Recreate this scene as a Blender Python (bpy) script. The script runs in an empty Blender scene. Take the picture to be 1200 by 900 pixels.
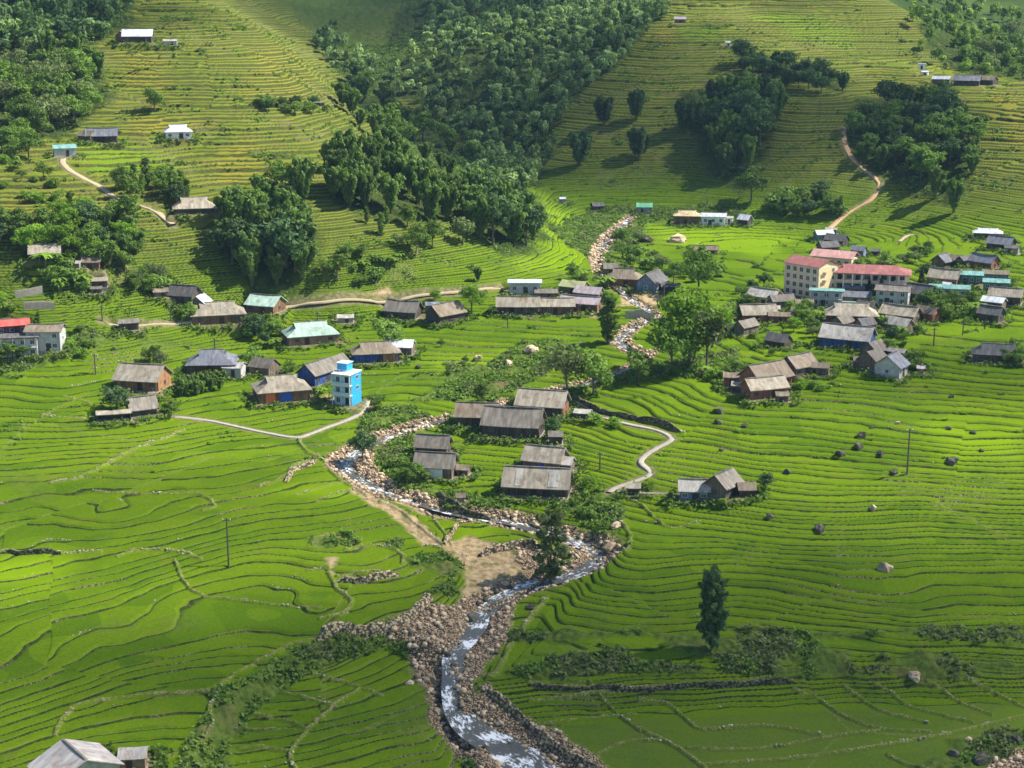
import bpy, bmesh, math, random
import numpy as np
from mathutils import Vector

SC = bpy.context.scene
COL = SC.collection

# ---------------------------------------------------------------- camera
PITCH = 14.0
FPX = 1847.0                      # focal length in photo pixels (1200 wide)
cam_d = bpy.data.cameras.new("camera")
cam = bpy.data.objects.new("camera", cam_d)
COL.objects.link(cam)
cam.location = (0, 0, 0)
cam.rotation_euler = (math.radians(90 - PITCH), 0, 0)
cam_d.sensor_width = 36.0
cam_d.lens = 36.0 * FPX / 1200.0
cam_d.clip_start = 1.0
cam_d.clip_end = 20000.0
SC.camera = cam

# ---------------------------------------------------------------- light
SUN_AZ = 80.0     # degrees to the right of the viewing direction
SUN_EL = 49.0
az, el = math.radians(SUN_AZ), math.radians(SUN_EL)
SUN_DIR = np.array([math.sin(az) * math.cos(el), math.cos(az) * math.cos(el), math.sin(el)])
world = bpy.data.worlds.new("World")
SC.world = world
world.use_nodes = True
wn = world.node_tree
for n in list(wn.nodes):
    wn.nodes.remove(n)
sky = wn.nodes.new("ShaderNodeTexSky")
sky.sky_type = 'NISHITA'
sky.sun_disc = False
sky.sun_elevation = el
sky.sun_rotation = az
sky.altitude = 1200
bg = wn.nodes.new("ShaderNodeBackground")
bg.inputs[1].default_value = 0.095
wo = wn.nodes.new("ShaderNodeOutputWorld")
wn.links.new(sky.outputs[0], bg.inputs[0])
wn.links.new(bg.outputs[0], wo.inputs[0])
sun_d = bpy.data.lights.new("sun", 'SUN')
sun_d.energy = 5.0
sun_d.angle = math.radians(0.55)
sun_d.color = (1.0, 0.94, 0.84)
sun = bpy.data.objects.new("sun", sun_d)
COL.objects.link(sun)
sun.rotation_euler = Vector(tuple(SUN_DIR)).to_track_quat('Z', 'Y').to_euler()
sun.location = (300, 300, 500)
SC.view_settings.view_transform = 'Standard'
SC.view_settings.look = 'None'
SC.view_settings.exposure = 1.0
SC.view_settings.gamma = 1.0
cy = SC.cycles
cy.max_bounces = 4
cy.diffuse_bounces = 2
cy.glossy_bounces = 2
cy.transmission_bounces = 3
cy.transparent_max_bounces = 12
cy.volume_bounces = 0
cy.use_denoising = True
cy.use_adaptive_sampling = True
cy.caustics_reflective = False
cy.caustics_refractive = False
SC.render.engine = 'CYCLES'

# ---------------------------------------------------------------- noise helpers
def _hash(ix, iy, seed):
    h = (ix.astype(np.int64) * 374761393 + iy.astype(np.int64) * 668265263 + seed * 974634777) & 0xFFFFFFFF
    h = ((h ^ (h >> 13)) * 1274126177) & 0xFFFFFFFF
    h = (h ^ (h >> 16)) & 0xFFFFFFFF
    h = (h * 2246822519) & 0xFFFFFFFF
    return ((h ^ (h >> 15)) & 0xFFFFFF) / float(0xFFFFFF)

def gnoise(x, y, seed=0):
    """gradient noise, about -1..1"""
    x = np.asarray(x, float); y = np.asarray(y, float)
    ix = np.floor(x); iy = np.floor(y)
    fx = x - ix; fy = y - iy
    ux = fx * fx * fx * (fx * (fx * 6 - 15) + 10)
    uy = fy * fy * fy * (fy * (fy * 6 - 15) + 10)
    def g(dx, dy):
        a = _hash(ix + dx, iy + dy, seed) * 6.2831853
        return np.cos(a) * (fx - dx) + np.sin(a) * (fy - dy)
    a = g(0, 0) * (1 - ux) + g(1, 0) * ux
    b = g(0, 1) * (1 - ux) + g(1, 1) * ux
    return (a * (1 - uy) + b * uy) * 1.5

def fbm(x, y, seed=0, o=3):
    s = 0.0; a = 1.0; f = 1.0
    for k in range(o):
        s = s + a * gnoise(x * f, y * f, seed + 31 * k)
        a *= 0.5; f *= 2.03
    return s

def sstep(a, b, x):
    t = np.clip((x - a) / (b - a), 0, 1)
    return t * t * (3 - 2 * t)

# ---------------------------------------------------------------- the lie of the land
# surveyed points: image column, image row, horizontal distance in metres
PTS = [
 # foreground / valley floor (here the third number is the height)
 (-150,960,-113),(0,960,-113.2),(300,960,-113.5),(600,960,-116),(900,960,-114),(1200,960,-113.5),(1350,960,-113.5),
 (-150,860,-107.6),(0,860,-109.6),(100,860,-110.6),(250,850,-110.6),(550,860,-113.2),(800,860,-113.0),(1000,860,-112.9),(1200,860,-112.7),(1300,850,-112.5),
 (-150,760,-104.8),(0,760,-106.4),(90,760,-108.0),(200,750,-108.3),(400,750,-108.6),(560,750,-110.2),(700,755,-110.3),(850,760,-110.6),(1000,755,-110.3),(1250,750,-110.0),
 (-150,670,-102.6),(0,670,-103.8),(150,665,-104.9),(300,665,-105.8),(450,670,-106.6),(600,670,-108.0),(850,670,-105.9),(1000,665,-106.1),(1100,660,-105.4),(1300,660,-105),
 (-150,590,-101),(0,590,-101.4),(100,590,-102),(250,590,-103),(430,590,-104.5),(600,590,-105.0),(800,590,-102.6),(1000,590,-101.0),(1150,590,-100.4),(1300,590,-100),
 (-150,520,-97.5),(0,520,-97.8),(100,520,-98),(250,515,-99.6),(420,530,-101.6),(560,510,-100.2),(700,520,-98.6),(900,520,-96.2),(1100,520,-95),(1300,520,-94.5),
 (-150,460,-93),(0,460,-93.5),(60,460,-93.2),(200,455,-94.2),(350,455,-96),(500,450,-96.2),(650,450,-95.3),(800,450,-93),(950,450,-91.2),(1150,450,-89.8),(1300,450,-89),
 (-100,410,-89.6),(60,410,-89),(200,405,-90.5),(350,400,-91.6),(500,400,-92),(650,400,-91.6),(800,400,-90.3),(950,400,-88),(1100,395,-87),(1300,395,-86.4),
 (0,350,428),(100,360,424),(220,355,434),(330,352,441),(450,350,447),(600,350,453),(750,350,457),(900,345,461),(1050,340,464),(1200,340,462),(1320,340,460),
 # left hillside
 (-100,280,455),(30,290,444),(150,290,452),(270,290,452),(380,300,450),(470,310,458),(600,300,490),
 (-100,200,490),(30,200,495),(150,200,500),(270,200,505),(380,200,512),(470,240,505),(560,255,520),
 (-100,100,560),(30,100,565),(150,100,572),(270,100,580),(350,110,592),(400,130,602),(480,190,570),(590,235,556),
 (-100,10,650),(30,10,655),(150,10,668),(250,5,690),(320,40,655),
 # valley head, seen past the spur
 (700,290,540),(660,250,585),(740,300,525),(750,250,598),(850,255,600),(950,260,590),(1050,250,590),(1200,260,560),(1300,260,555),
 (850,300,518),(1000,300,515),(1150,300,505),(1300,300,500),
 # ravine and the wood
 (540,130,745),(600,190,680),(570,170,700),(480,80,800),(430,30,900),(380,40,880),(350,5,950),(430,-20,1000),
 (520,60,800),(600,100,745),(640,30,850),(560,10,900),(700,10,890),
 # middle spur
 (650,150,700),(625,205,650),(700,180,660),(760,120,700),(760,40,790),(800,15,820),(700,90,745),(650,225,625),(760,215,635),
 (850,200,640),(850,120,695),(850,50,770),(900,20,810),(960,-10,860),
 (930,220,618),(930,160,650),(930,110,690),(990,90,730),(1000,40,780),(1060,80,740),
 (1030,220,605),(1050,170,650),(1050,120,700),(1130,200,610),(1130,150,650),(1130,105,700),(1200,200,600),(1200,120,690),(1300,200,600),(1300,120,690),
 # beyond
 (1060,10,980),(1110,50,900),(1180,70,860),(1250,50,900),(1120,0,1080),(1170,30,1000),
]
def ray_dir(u, v):
    """unit-horizontal direction of the line of sight through a photo pixel"""
    dx = (u - 600.0) / FPX; dv = -(v - 450.0) / FPX
    p = math.radians(PITCH)
    X = dx; Y = math.cos(p) + dv * math.sin(p); Z = -math.sin(p) + dv * math.cos(p)
    h = math.hypot(X, Y)
    return np.array([X / h, Y / h, Z / h])
_w = []
for u, v, h in PTS:
    d = ray_dir(u, v)
    if h < 0: h = h / d[2]
    _w.append((d[0] * h, d[1] * h, d[2] * h))
# explicit points in the ground no view line reaches (x, y, z)
def hid(u, h, z):
    d = ray_dir(u, 200)
    _w.append((d[0] * h, d[1] * h, z))
hid(400, 690, -50); hid(480, 660, -62); hid(540, 640, -70); hid(600, 612, -72)
hid(330, 760, -30); hid(1000, 820, 0); hid(1120, 770, -35); hid(1250, 770, -33); hid(1000,1000,15)
for u in (-300, 100, 600, 1100, 1500):
    hid(u, 150, -98); hid(u, 90, -80); hid(u, 30, -30)
for u, h, z in ((-300,900,60),(100,900,62),(350,1200,60),(600,1200,70),(900,1200,75),(1200,1500,60),(1500,1100,60),
                (-300,2000,110),(200,2000,120),(600,2100,120),(1000,2200,110),(1160,2600,60),(1250,2600,50),(1500,2000,100)):
    hid(u, h, z)
WP = np.array(_w)
def _phi(r2):
    return 0.5 * r2 * np.log(r2 + 1e-9)
def _fit():
    S = 100.0
    P = WP[:, :2] / S
    n = len(P)
    r2 = ((P[:, None, :] - P[None, :, :]) ** 2).sum(-1)
    K = _phi(r2) + np.eye(n) * 0.004
    A = np.zeros((n + 3, n + 3))
    A[:n, :n] = K
    A[:n, n] = 1; A[:n, n + 1:] = P
    A[n:, :n] = A[:n, n:].T
    b = np.zeros(n + 3); b[:n] = WP[:, 2]
    return np.linalg.solve(A, b)
WT = _fit()
def Hs(x, y):
    """smooth ground height"""
    x = np.asarray(x, float); y = np.asarray(y, float)
    sh = x.shape; x = x.ravel() / 100; y = y.ravel() / 100
    P = WP[:, :2] / 100
    out = np.empty(len(x))
    C = 60000
    for s in range(0, len(x), C):
        xs = x[s:s + C].astype(np.float32); ys = y[s:s + C].astype(np.float32)
        r2 = (xs[:, None] - P[None, :, 0].astype(np.float32)) ** 2 + (ys[:, None] - P[None, :, 1].astype(np.float32)) ** 2
        out[s:s + C] = (0.5 * r2 * np.log(r2 + 1e-9)).astype(np.float64) @ WT[:-3] + WT[-3] + WT[-2] * x[s:s + C] + WT[-1] * y[s:s + C]
    return out.reshape(sh)

_RS = np.concatenate([np.arange(150, 900, 1.5), np.arange(900, 3000, 6)])
def hit(u, v):
    """where the line of sight through photo pixel (u, v) meets the smooth ground"""
    d = ray_dir(u, v)
    z = Hs(d[0] * _RS, d[1] * _RS)
    below = np.nonzero(d[2] * _RS < z)[0]
    if len(below) == 0:
        r = 1500.0
    else:
        k = max(below[0], 1)
        a0 = d[2] * _RS[k - 1] - z[k - 1]; a1 = d[2] * _RS[k] - z[k]
        r = _RS[k - 1] + (_RS[k] - _RS[k - 1]) * a0 / max(a0 - a1, 1e-6)
    return np.array([d[0] * r, d[1] * r])
def hits(L):
    return np.array([hit(u, v) for u, v in L])
def smooth_line(P, step=1.5):
    """Catmull-Rom through P, resampled"""
    P = np.asarray(P, float)
    Q = np.vstack([2 * P[0] - P[1], P, 2 * P[-1] - P[-2]])
    out = []
    for i in range(1, len(Q) - 2):
        n = max(2, int(np.linalg.norm(Q[i + 1] - Q[i]) / step))
        for k in range(n):
            t = k / n
            out.append(0.5 * ((2 * Q[i]) + (-Q[i - 1] + Q[i + 1]) * t + (2 * Q[i - 1] - 5 * Q[i] + 4 * Q[i + 1] - Q[i + 2]) * t * t
                              + (-Q[i - 1] + 3 * Q[i] - 3 * Q[i + 1] + Q[i + 2]) * t ** 3))
    out.append(Q[-2])
    return np.array(out)
def line_dist(x, y, P, W=None, reach=30.0):
    """distance to polyline P (minus its width W there) for points within reach"""
    d = np.full(x.shape, 1e3)
    lo = P.min(0) - reach; hi = P.max(0) + reach
    m = np.nonzero((x > lo[0]) & (x < hi[0]) & (y > lo[1]) & (y < hi[1]))[0]
    if len(m) == 0:
        return d
    xm = x[m]; ym = y[m]
    best = np.full(len(m), 1e3)
    for i in range(len(P) - 1):
        a = P[i]; b = P[i + 1]
        s = np.nonzero((xm > min(a[0], b[0]) - reach) & (xm < max(a[0], b[0]) + reach) & (ym > min(a[1], b[1]) - reach) & (ym < max(a[1], b[1]) + reach))[0]
        if len(s) == 0: continue
        ab = b - a; L2 = ab @ ab + 1e-9
        t = np.clip(((xm[s] - a[0]) * ab[0] + (ym[s] - a[1]) * ab[1]) / L2, 0, 1)
        dd = np.hypot(xm[s] - a[0] - t * ab[0], ym[s] - a[1] - t * ab[1])
        if W is not None:
            dd = dd - (W[i] + (W[i + 1] - W[i]) * t)
        best[s] = np.minimum(best[s], dd)
    d[m] = best
    return d
def poly_sd(x, y, P, reach=12.0):
    """signed distance to polygon P: positive inside"""
    lo = P.min(0) - reach; hi = P.max(0) + reach
    out = np.full(x.shape, -1e3)
    m = np.nonzero((x > lo[0]) & (x < hi[0]) & (y > lo[1]) & (y < hi[1]))[0]
    if len(m) == 0: return out
    xm = x[m]; ym = y[m]
    ins = np.zeros(len(m), bool); best = np.full(len(m), 1e3)
    n = len(P)
    for i in range(n):
        a = P[i]; b = P[(i + 1) % n]
        c = ((a[1] > ym) != (b[1] > ym))
        with np.errstate(divide='ignore', invalid='ignore'):
            xi = (b[0] - a[0]) * (ym - a[1]) / (b[1] - a[1] + 1e-12) + a[0]
        ins ^= c & (xm < xi)
        ab = b - a; L2 = ab @ ab + 1e-9
        t = np.clip(((xm - a[0]) * ab[0] + (ym - a[1]) * ab[1]) / L2, 0, 1)
        best = np.minimum(best, np.hypot(xm - a[0] - t * ab[0], ym - a[1] - t * ab[1]))
    out[m] = np.where(ins, best, -best)
    return out
# ---------------------------------------------------------------- scarps: ground that drops beside the stream
LOWA = hits([(225,940),(248,865),(285,822),(340,782),(400,757),(455,742),(505,765),(545,860),(585,940)])
LOWB = hits([(575,835),(640,822),(760,812),(900,805),(1200,794),(1340,788),(1340,1000),(690,1000)])
LOWC = hits([(600,598),(560,612),(500,590),(480,600),(540,640),(530,700),(560,790),(640,740),(662,700),(712,665),(725,640),(700,610)])
RELIEF = [(870,668,-2.6,14),(1000,690,2.0,13),(1120,650,-2.0,14),(760,650,1.5,11),(930,605,1.6,12),(1180,700,1.0,14),(250,690,-1.1,15),(140,760,1.2,14),(330,590,1.1,13),(80,560,-1.1,13),
   (180,620,.9,10),(700,560,-.6,8),(1080,560,.8,14),(200,820,-.6,12),
   (945,140,9,32),(850,160,-6,28),(1075,165,-6,32),(700,120,7,30),(1180,160,6,28),(780,60,5,30),(560,110,-6,30),(120,130,-5,28),(240,100,5,32),(330,290,-3,18),(80,240,4,24),(450,235,4,22),(900,50,5,35),(1010,40,-5,30)]
RELW = [(hit(u, v), a, s) for u, v, a, s in RELIEF]
def H1(x, y):
    x = np.asarray(x, float); y = np.asarray(y, float)
    sh = x.shape
    z = Hs(x, y).ravel(); xr = x.ravel(); yr = y.ravel()
    for c, a, sg in RELW:
        z = z + a * np.exp(-((xr - c[0]) ** 2 + (yr - c[1]) ** 2) / (2 * sg * sg))
    wob = gnoise(xr / 9, yr / 9, 5) * 1.2
    z = z - 2.6 * sstep(-3.2, 1.2, poly_sd(xr, yr, LOWA) + wob)
    z = z - 3.2 * sstep(-11.0, 1.0, poly_sd(xr, yr, LOWB, 20) + wob)
    z = z - 1.0 * sstep(-3.0, 3.0, poly_sd(xr, yr, LOWC) + wob)
    return z.reshape(sh)
def hit2(u, v, dz=0.0):
    d = ray_dir(u, v)
    z = H1(d[0] * _RS, d[1] * _RS) + dz
    below = np.nonzero(d[2] * _RS < z)[0]
    if len(below) == 0: r = 1500.0
    else:
        k = max(below[0], 1)
        a0 = d[2] * _RS[k - 1] - z[k - 1]; a1 = d[2] * _RS[k] - z[k]
        r = _RS[k - 1] + (_RS[k] - _RS[k - 1]) * a0 / max(a0 - a1, 1e-6)
    return np.array([d[0] * r, d[1] * r])
def hits2(L, dz=0.0):
    return np.array([hit2(u, v, dz) for u, v in L])

# stream: column, row, half width of the water, half width of the stony bed
RIV = [(738,258,.8,1.8),(715,280,.8,2.4),(700,300,.9,2.4),(705,325,.8,1.8),(735,350,.8,1.5),(765,372,.8,1.8),(742,386,.9,2.4),(726,400,1.0,2.8),(738,413,.9,2.6),
       (758,422,.8,1.8),(705,448,1.0,2),(640,463,1.0,2),(590,480,1.2,3),(550,492,.7,2.6),(500,500,.8,2.2),(455,515,.9,2.8),(420,532,1.4,3.2),(402,548,1.7,3.2),
       (425,566,1.3,2.8),(460,583,.7,2.6),(510,600,.7,2.6),(555,608,.9,2.8),(600,616,1.2,2.8),(640,627,1.4,2.8),(685,640,1.8,3.2),(704,652,1.8,3.2),(690,668,1.8,3.2),
       (655,680,1.9,3.2),(615,691,1.9,3.4),(588,703,1.7,3.5),(567,720,1.6,4.5),(557,740,1.6,6),(544,755,1.6,6),(532,770,1.6,5.5),(530,793,1.4,4),(531,815,1.6,3.6),(539,838,2.2,4.5),(555,860,2.6,5.0),(582,876,3.2,7),(612,892,3.9,8),(645,925,4.2,9),(680,980,4.5,9)]
_rp = np.array([np.append(hit2(u, v, -1.1), (a, b)) for u, v, a, b in RIV])
RV = smooth_line(_rp, 1.5)          # x, y, half water, half bed
CR = smooth_line(np.array([np.append(hit2(u, v, -1.0), (a, b)) for u, v, a, b in
      [(1100,960,2,5),(1150,910,2,6),(1215,880,2,7),(1300,862,2,7)]]), 1.5)

PATHS = {   # name: (pixels, half width, kind)
 'concrete_path': ([(678,470),(690,478),(705,488),(735,497),(770,504),(786,512),(785,517),(770,525),(755,535),(751,543),(758,549),(763,554),(755,560),(735,567),(720,573),(714,578)], .65, 0),
 'field_path': ([(205,488),(250,494),(300,505),(345,513),(362,509),(380,502),(405,493),(422,486),(429,478),(431,470)], .55, 0),
 'dirt_road': ([(322,370),(328,362),(345,356),(380,353),(430,351),(480,347),(540,341),(590,335)], 1.5, 1),
 'hillside_track': ([(64,180),(75,182),(73,190),(82,200),(100,210),(118,219),(133,231),(148,236),(165,241),(182,247),(192,256),(203,266)], .9, 1),
 'red_track': ([(988,150),(990,168),(997,183),(1010,196),(1027,209),(1031,218),(1020,234),(1000,245),(985,256),(972,268)], 1.0, 1),
 'stub_track': ([(1054,283),(1062,277),(1073,274)], .6, 1),
 'hamlet_lane': ([(118,375),(150,378),(200,379),(245,380)], .8, 1),
 'plot_path': ([(722,577),(750,578),(782,578)], .3, 0),
}
PATHW = {k: smooth_line(hits2(p), 1.2) for k, (p, w, c) in PATHS.items()}

BUNDS = [   # hand-traced field edges: (pixels, half width)
 ([(495,712),(440,733),(385,748),(345,757),(310,772),(280,788),(262,800),(256,815),(245,832),(250,852),(232,873),(195,888)], .35),
 ([(348,905),(340,885),(350,867),(372,845),(393,827),(423,807)], .35),
 ([(320,807),(360,820),(392,829)], .25), ([(290,833),(327,843),(356,853)], .25), ([(277,857),(310,855),(345,856)], .2), ([(280,877),(315,876),(342,881)], .25),
 ([(367,790),(400,800),(448,815)], .3),
 ([(750,855),(785,872),(806,885),(825,900)], .35), ([(806,877),(850,879),(900,877),(960,866),(1039,855)], .25),
 ([(821,897),(930,889),(1016,877),(1070,868),(1117,859),(1200,840),(1280,825)], .35),
 ([(750,821),(780,825),(800,840),(821,855),(860,853),(900,851),(964,862)], .28),
 ([(930,808),(960,820),(990,840),(1035,855),(1090,858)], .25), ([(990,804),(1012,820),(1035,834),(1087,847)], .25),
 ([(1024,800),(1045,812),(1069,829),(1140,847)], .25), ([(1087,799),(1105,808),(1121,821),(1162,838)], .25), ([(1132,795),(1160,808),(1200,829)], .25),
 ([(690,800),(720,835),(750,857)], .2), ([(635,850),(700,842),(745,838)], .25), ([(690,890),(735,870),(780,868)], .25), ([(620,822),(665,818),(735,812)],.25),
 ([(563,806),(585,822),(605,838),(640,868),(672,888),(705,903),(740,940)], .45),
 ([(557,787),(575,792),(585,782),(597,757),(610,740),(622,722),(640,700)], .5),
 ([(620,800),(700,808),(760,806),(850,803),(900,795)], .3),
 ([(480,600),(500,592),(512,615),(530,640)], .3), ([(445,588),(470,600),(500,625),(520,640)], .3), ([(345,580),(400,566),(440,556)], .25), ([(370,587),(410,576),(446,566)], .25),
 ([(303,570),(325,563),(338,555),(345,545),(362,540)], .45), ([(350,515),(360,530),(380,540),(395,560),(430,580)], .4),
 ([(385,670),(395,690),(412,705),(402,720),(375,727)], .4), ([(360,668),(385,665)], .3),
 ([(60,565),(90,560),(118,547),(150,530),(190,515),(215,505)], .5), ([(75,465),(100,470)], .3), ([(50,487),(100,492)], .35), ([(100,472),(130,480)],.35),
 ([(0,647),(60,649),(118,648)], .45), ([(138,652),(155,645),(180,644),(220,649),(235,655)], .4), 
 ([(205,657),(215,680),(235,697),(280,704),(330,711),(375,714)], .28), 
 ([(110,576),(135,579),(200,579),(235,580),(252,592),(238,597)], .35), 
 ([(65,860),(72,845),(95,826),(150,817),(200,813),(250,810)], .35), 
 ([(367,632),(385,626),(405,628),(420,638)], .5), ([(405,645),(440,640),(470,650),(472,662)], .35), ([(395,675),(440,672),(465,675)], .4), ([(500,640),(540,652),(560,650)], .3),
 ([(668,460),(674,465),(690,474),(715,483),(760,492),(785,500),(800,508)], .4),
 ([(650,460),(700,455),(740,446),(770,443)], .3),
 ([(720,580),(750,592),(770,610),(790,618),(820,612)], .25), ([(720,597),(728,612),(738,628),(735,645),(715,650)], .4),
 ([(1085,905),(1060,895),(1040,885)], .3),
]
BUNDW = [(smooth_line(hits2(p), 1.0), w) for p, w in BUNDS]

def zp(L): return hits2(L)
GRAVEL = [zp(p) for p in ([(450,737),(490,708),(540,712),(525,745),(520,790),(540,850),(505,822),(484,785),(470,755)],
   [(572,800),(592,830),(640,862),(690,893),(740,960),(600,960),(572,880),(560,830)],
   [(1140,960),(1150,905),(1180,885),(1330,870),(1330,960)],
   [(665,642),(690,646),(690,658),(668,664)],
   [(600,640),(650,643),(665,660),(640,672),(610,668)],
   [(400,525),(430,512),(445,550),(480,582),(440,585),(398,560),(385,542)],
   [(545,478),(600,476),(600,500),(545,502)])]
DIRT = [zp(p) for p in ([(515,640),(548,628),(590,640),(618,655),(634,668),(600,690),(562,712),(540,700),(548,672)],
   [(410,560),(450,585),(490,610),(520,642),(495,640),(460,605),(415,580)], [(450,585),(490,572),(500,588),(560,606),(500,606)],
   [(728,343),(745,340),(800,342),(790,357),(728,360)], [(430,345),(455,334),(462,346)],
   [(385,655),(393,655),(391,672),(384,668)],
   [(365,470),(390,460),(400,470),(380,478)], [(660,365),(700,350),(720,365),(700,372)], [(430,470),(440,468),(438,480),(425,484)],
   [(690,352),(720,352),(720,362),(690,362)])]
SCRUB = [zp(p) for p in ([(235,930),(248,850),(262,815),(345,762),(440,738),(500,712),(490,738),(400,752),(340,778),(290,818),(262,870),(270,930)],
   [(590,790),(640,772),(700,764),(735,758),(755,775),(700,793),(640,798)],
   [(770,745),(800,742),(870,748),(945,755),(1000,762),(990,776),(900,778),(800,772),(770,758)],
   [(1010,766),(1080,768),(1180,774),(1330,770),(1330,784),(1160,787),(1060,784)], [(1080,735),(1200,745),(1330,748),(1330,752),(1200,756),(1080,745)],
   [(1040,960),(1070,905),(1120,872),(1210,850),(1330,835),(1330,870),(1180,885),(1150,905),(1140,960)],
   [(330,-60),(530,-60),(495,60),(440,95),(395,60),(350,25)],
   [(600,744),(680,740),(760,737),(760,744),(680,750),(600,752)], [(860,738),(1000,740),(1200,735),(1330,735),(1330,741),(1200,742),(1000,748),(860,746)],
   [(640,786),(760,776),(1000,779),(1200,786),(1330,782),(1330,790),(1200,793),(1000,789),(760,790)],
   [(665,580),(715,570),(730,600),(735,640),(700,635),(675,605),(640,600)],
   [(420,478),(480,475),(500,490),(470,560),(500,575),(560,580),(600,600),(640,600),(560,595),(480,580),(440,540),(425,510)],
   [(520,425),(570,425),(620,400),(660,400),(640,440),(600,460),(540,470),(480,470),(520,450)],
   [(470,655),(520,650),(545,665),(540,700),(500,700),(520,680)], [(360,630),(410,628),(420,640),(380,645)],[(440,640),(475,632),(470,645)],
   [(0,410),(60,400),(100,380),(140,395),(60,430),(0,440)],
   [(640,265),(700,240),(860,235),(880,255),(760,262),(720,300),(760,330),(740,340),(700,330),(690,300)],
   [(560,470),(640,462),(700,440),(780,425),(860,410),(880,440),(800,440),(700,455),(640,475)])]
WOOD = [zp(p) for p in ([(480,-40),(780,-40),(775,20),(720,80),(655,135),(640,200),(600,225),(570,205),(545,165),(505,125),(445,108),(400,90),(375,60),(440,70),(450,60)],
   [(-150,-40),(165,-40),(155,30),(110,50),(85,75),(30,60),(-150,60)],
   [(1000,115),(1060,105),(1110,108),(1150,150),(1140,210),(1120,240),(1040,215),(1010,200),(990,160)],
   [(860,60),(920,70),(990,95),(990,115),(900,95),(870,85)], [(800,110),(860,100),(915,110),(905,160),(890,200),(870,225),(820,190)],
   [(1060,10),(1120,0),(1200,20),(1330,30),(1330,90),(1200,95),(1130,85),(1080,50)],
   [(-100,60),(60,55),(120,75),(130,110),(70,165),(0,150),(-100,160)],
   [(390,90),(430,90),(530,160),(640,240),(640,300),(590,300),(540,260),(480,270),(390,240),(380,190),(450,170)],
   [(270,240),(340,215),(370,260),(375,310),(340,345),(270,330),(258,280)])]
YELLOW = [zp(p) for p in ([(140,60),(190,68),(200,105),(150,105)], [(1035,213),(1090,215),(1100,240),(1040,243)], [(300,60),(390,90),(360,125),(290,120)],
   [(150,130),(240,140),(220,160),(150,150)],[(250,170),(310,160),(300,215),(250,210)],[(10,235),(40,240),(45,270),(10,260)],[(770,30),(790,25),(790,50),(765,55)],
   [(1160,105),(1200,110),(1200,170),(1185,165)],[(1040,290),(1170,290),(1170,320),(1040,320)])]
BRIGHT = [zp(p) for p in ([(-60,655),(60,652),(75,690),(-60,700)], [(530,612),(580,618),(590,630),(550,640),(530,630)], [(790,30),(850,30),(850,50),(800,45)], [(870,15),(940,15),(1010,45),(1010,60),(940,50)],
   [(600,180),(640,240),(700,270),(690,320),(600,320)], [(750,262),(900,262),(930,275),(900,300),(800,290)],[(80,170),(180,165),(190,195),(110,205)],[(500,420),(600,410),(640,430),(560,440),(500,435)],
   [(1080,495),(1200,500),(1210,545),(1110,545)],[(400,545),(445,580),(390,585),(340,575)])]

# ---------------------------------------------------------------- buildings: the plots are levelled before the ground is made
# (kind, column, row of the base centre, roof width in pixels, turn in degrees, depth ratio, wall h, roof rise, roof, wall, label)
BUILD = []
def B(kind, u, v, L, D, turn, style, wh, rise, roof, wall, label, **kw):
    BUILD.append(dict(kind=kind, u=u, v=v, L=L, D=D, turn=turn, style=style, wh=wh, rise=rise, roof=roof, wall=wall, label=label, **kw))
H = 'farmhouse'; S = 'shed'; HU = 'hut'
# --- foreground and the hamlet in the middle of the fields
B(H, 90, 915, 64, 74, -68, 'gable', 3.0, 2.2, 'tin', 'concrete', 'big worn grey metal roof cut by the bottom edge of the photo', panels=1)
B(S, 157, 897, 32, 26, -8, 'gable', 2.4, .8, 'tin', 'brick', 'small pinkish-grey roofed shed beside the big metal roof in the near corner')
B(H, 630, 577, 80, 40, -8, 'gable', 2.6, 3.0, 'beige', 'darkwood', 'longest low farmhouse with a patched pale grey roof above the stream', veranda=1, patch=1)
B(H, 639, 548, 50, 32, -18, 'gable', 2.6, 2.4, 'beige', 'wood', 'pale roofed farmhouse just behind the longest patched roof house', blue=1)
B(S, 661, 551, 24, 20, -15, 'gable', 2.2, 1.2, 'pale', 'wood', 'whitish lean-to roof joined to the pale house behind the long patched roof')
B(H, 511, 556, 50, 30, -14, 'gable', 2.8, 2.7, 'grey', 'wood', 'grey gabled farmhouse with a white front wall by the stream bushes', whitefront=1)
B(H, 508, 533, 42, 26, -14, 'gable', 2.8, 2.4, 'grey', 'darkwood', 'grey gabled farmhouse directly behind the one with the white front wall')
B(S, 543, 556, 16, 12, -14, 'gable', 1.6, .8, 'brown', 'wood', 'tiny lean-to at the right end of the house with the white front wall')
B(S, 540, 588, 12, 9, 0, 'gable', 1.5, .7, 'brown', 'stone', 'tiny stone hut standing at the rim of the stream bank')
B(H, 602, 507, 72, 38, -12, 'gable', 3.0, 3.2, 'grey', 'darkwood', 'large farmhouse with a weathered dark grey roof in the middle of the fields')
B(H, 560, 496, 52, 32, -6, 'gable', 2.8, 2.4, 'brown', 'darkwood', 'brown-grey roofed open house left of the large weathered roof')
B(H, 636, 483, 60, 36, -14, 'gable', 2.8, 2.8, 'beige', 'darkwood', 'cream roofed farmhouse where the concrete path begins', redend=1)
B(S, 683, 489, 20, 15, -12, 'gable', 1.6, .6, 'pale', 'wood', 'little pale roofed shelter beside the start of the concrete path')
B(S, 651, 519, 18, 14, 0, 'gable', 2.2, .9, 'grey', 'darkwood', 'small dark hut in the rice below the large weathered roof')
B(S, 742, 578, 18, 14, 0, 'gable', 1.8, .7, 'beige', 'darkwood', 'small pale roofed hut at the lower end of the winding path')
B(H, 813, 584, 38, 24, 3, 'gable', 2.6, 1.9, 'pale', 'bluewall', 'pale roofed house with a dull blue wall alone in the right rice fields')
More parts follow.
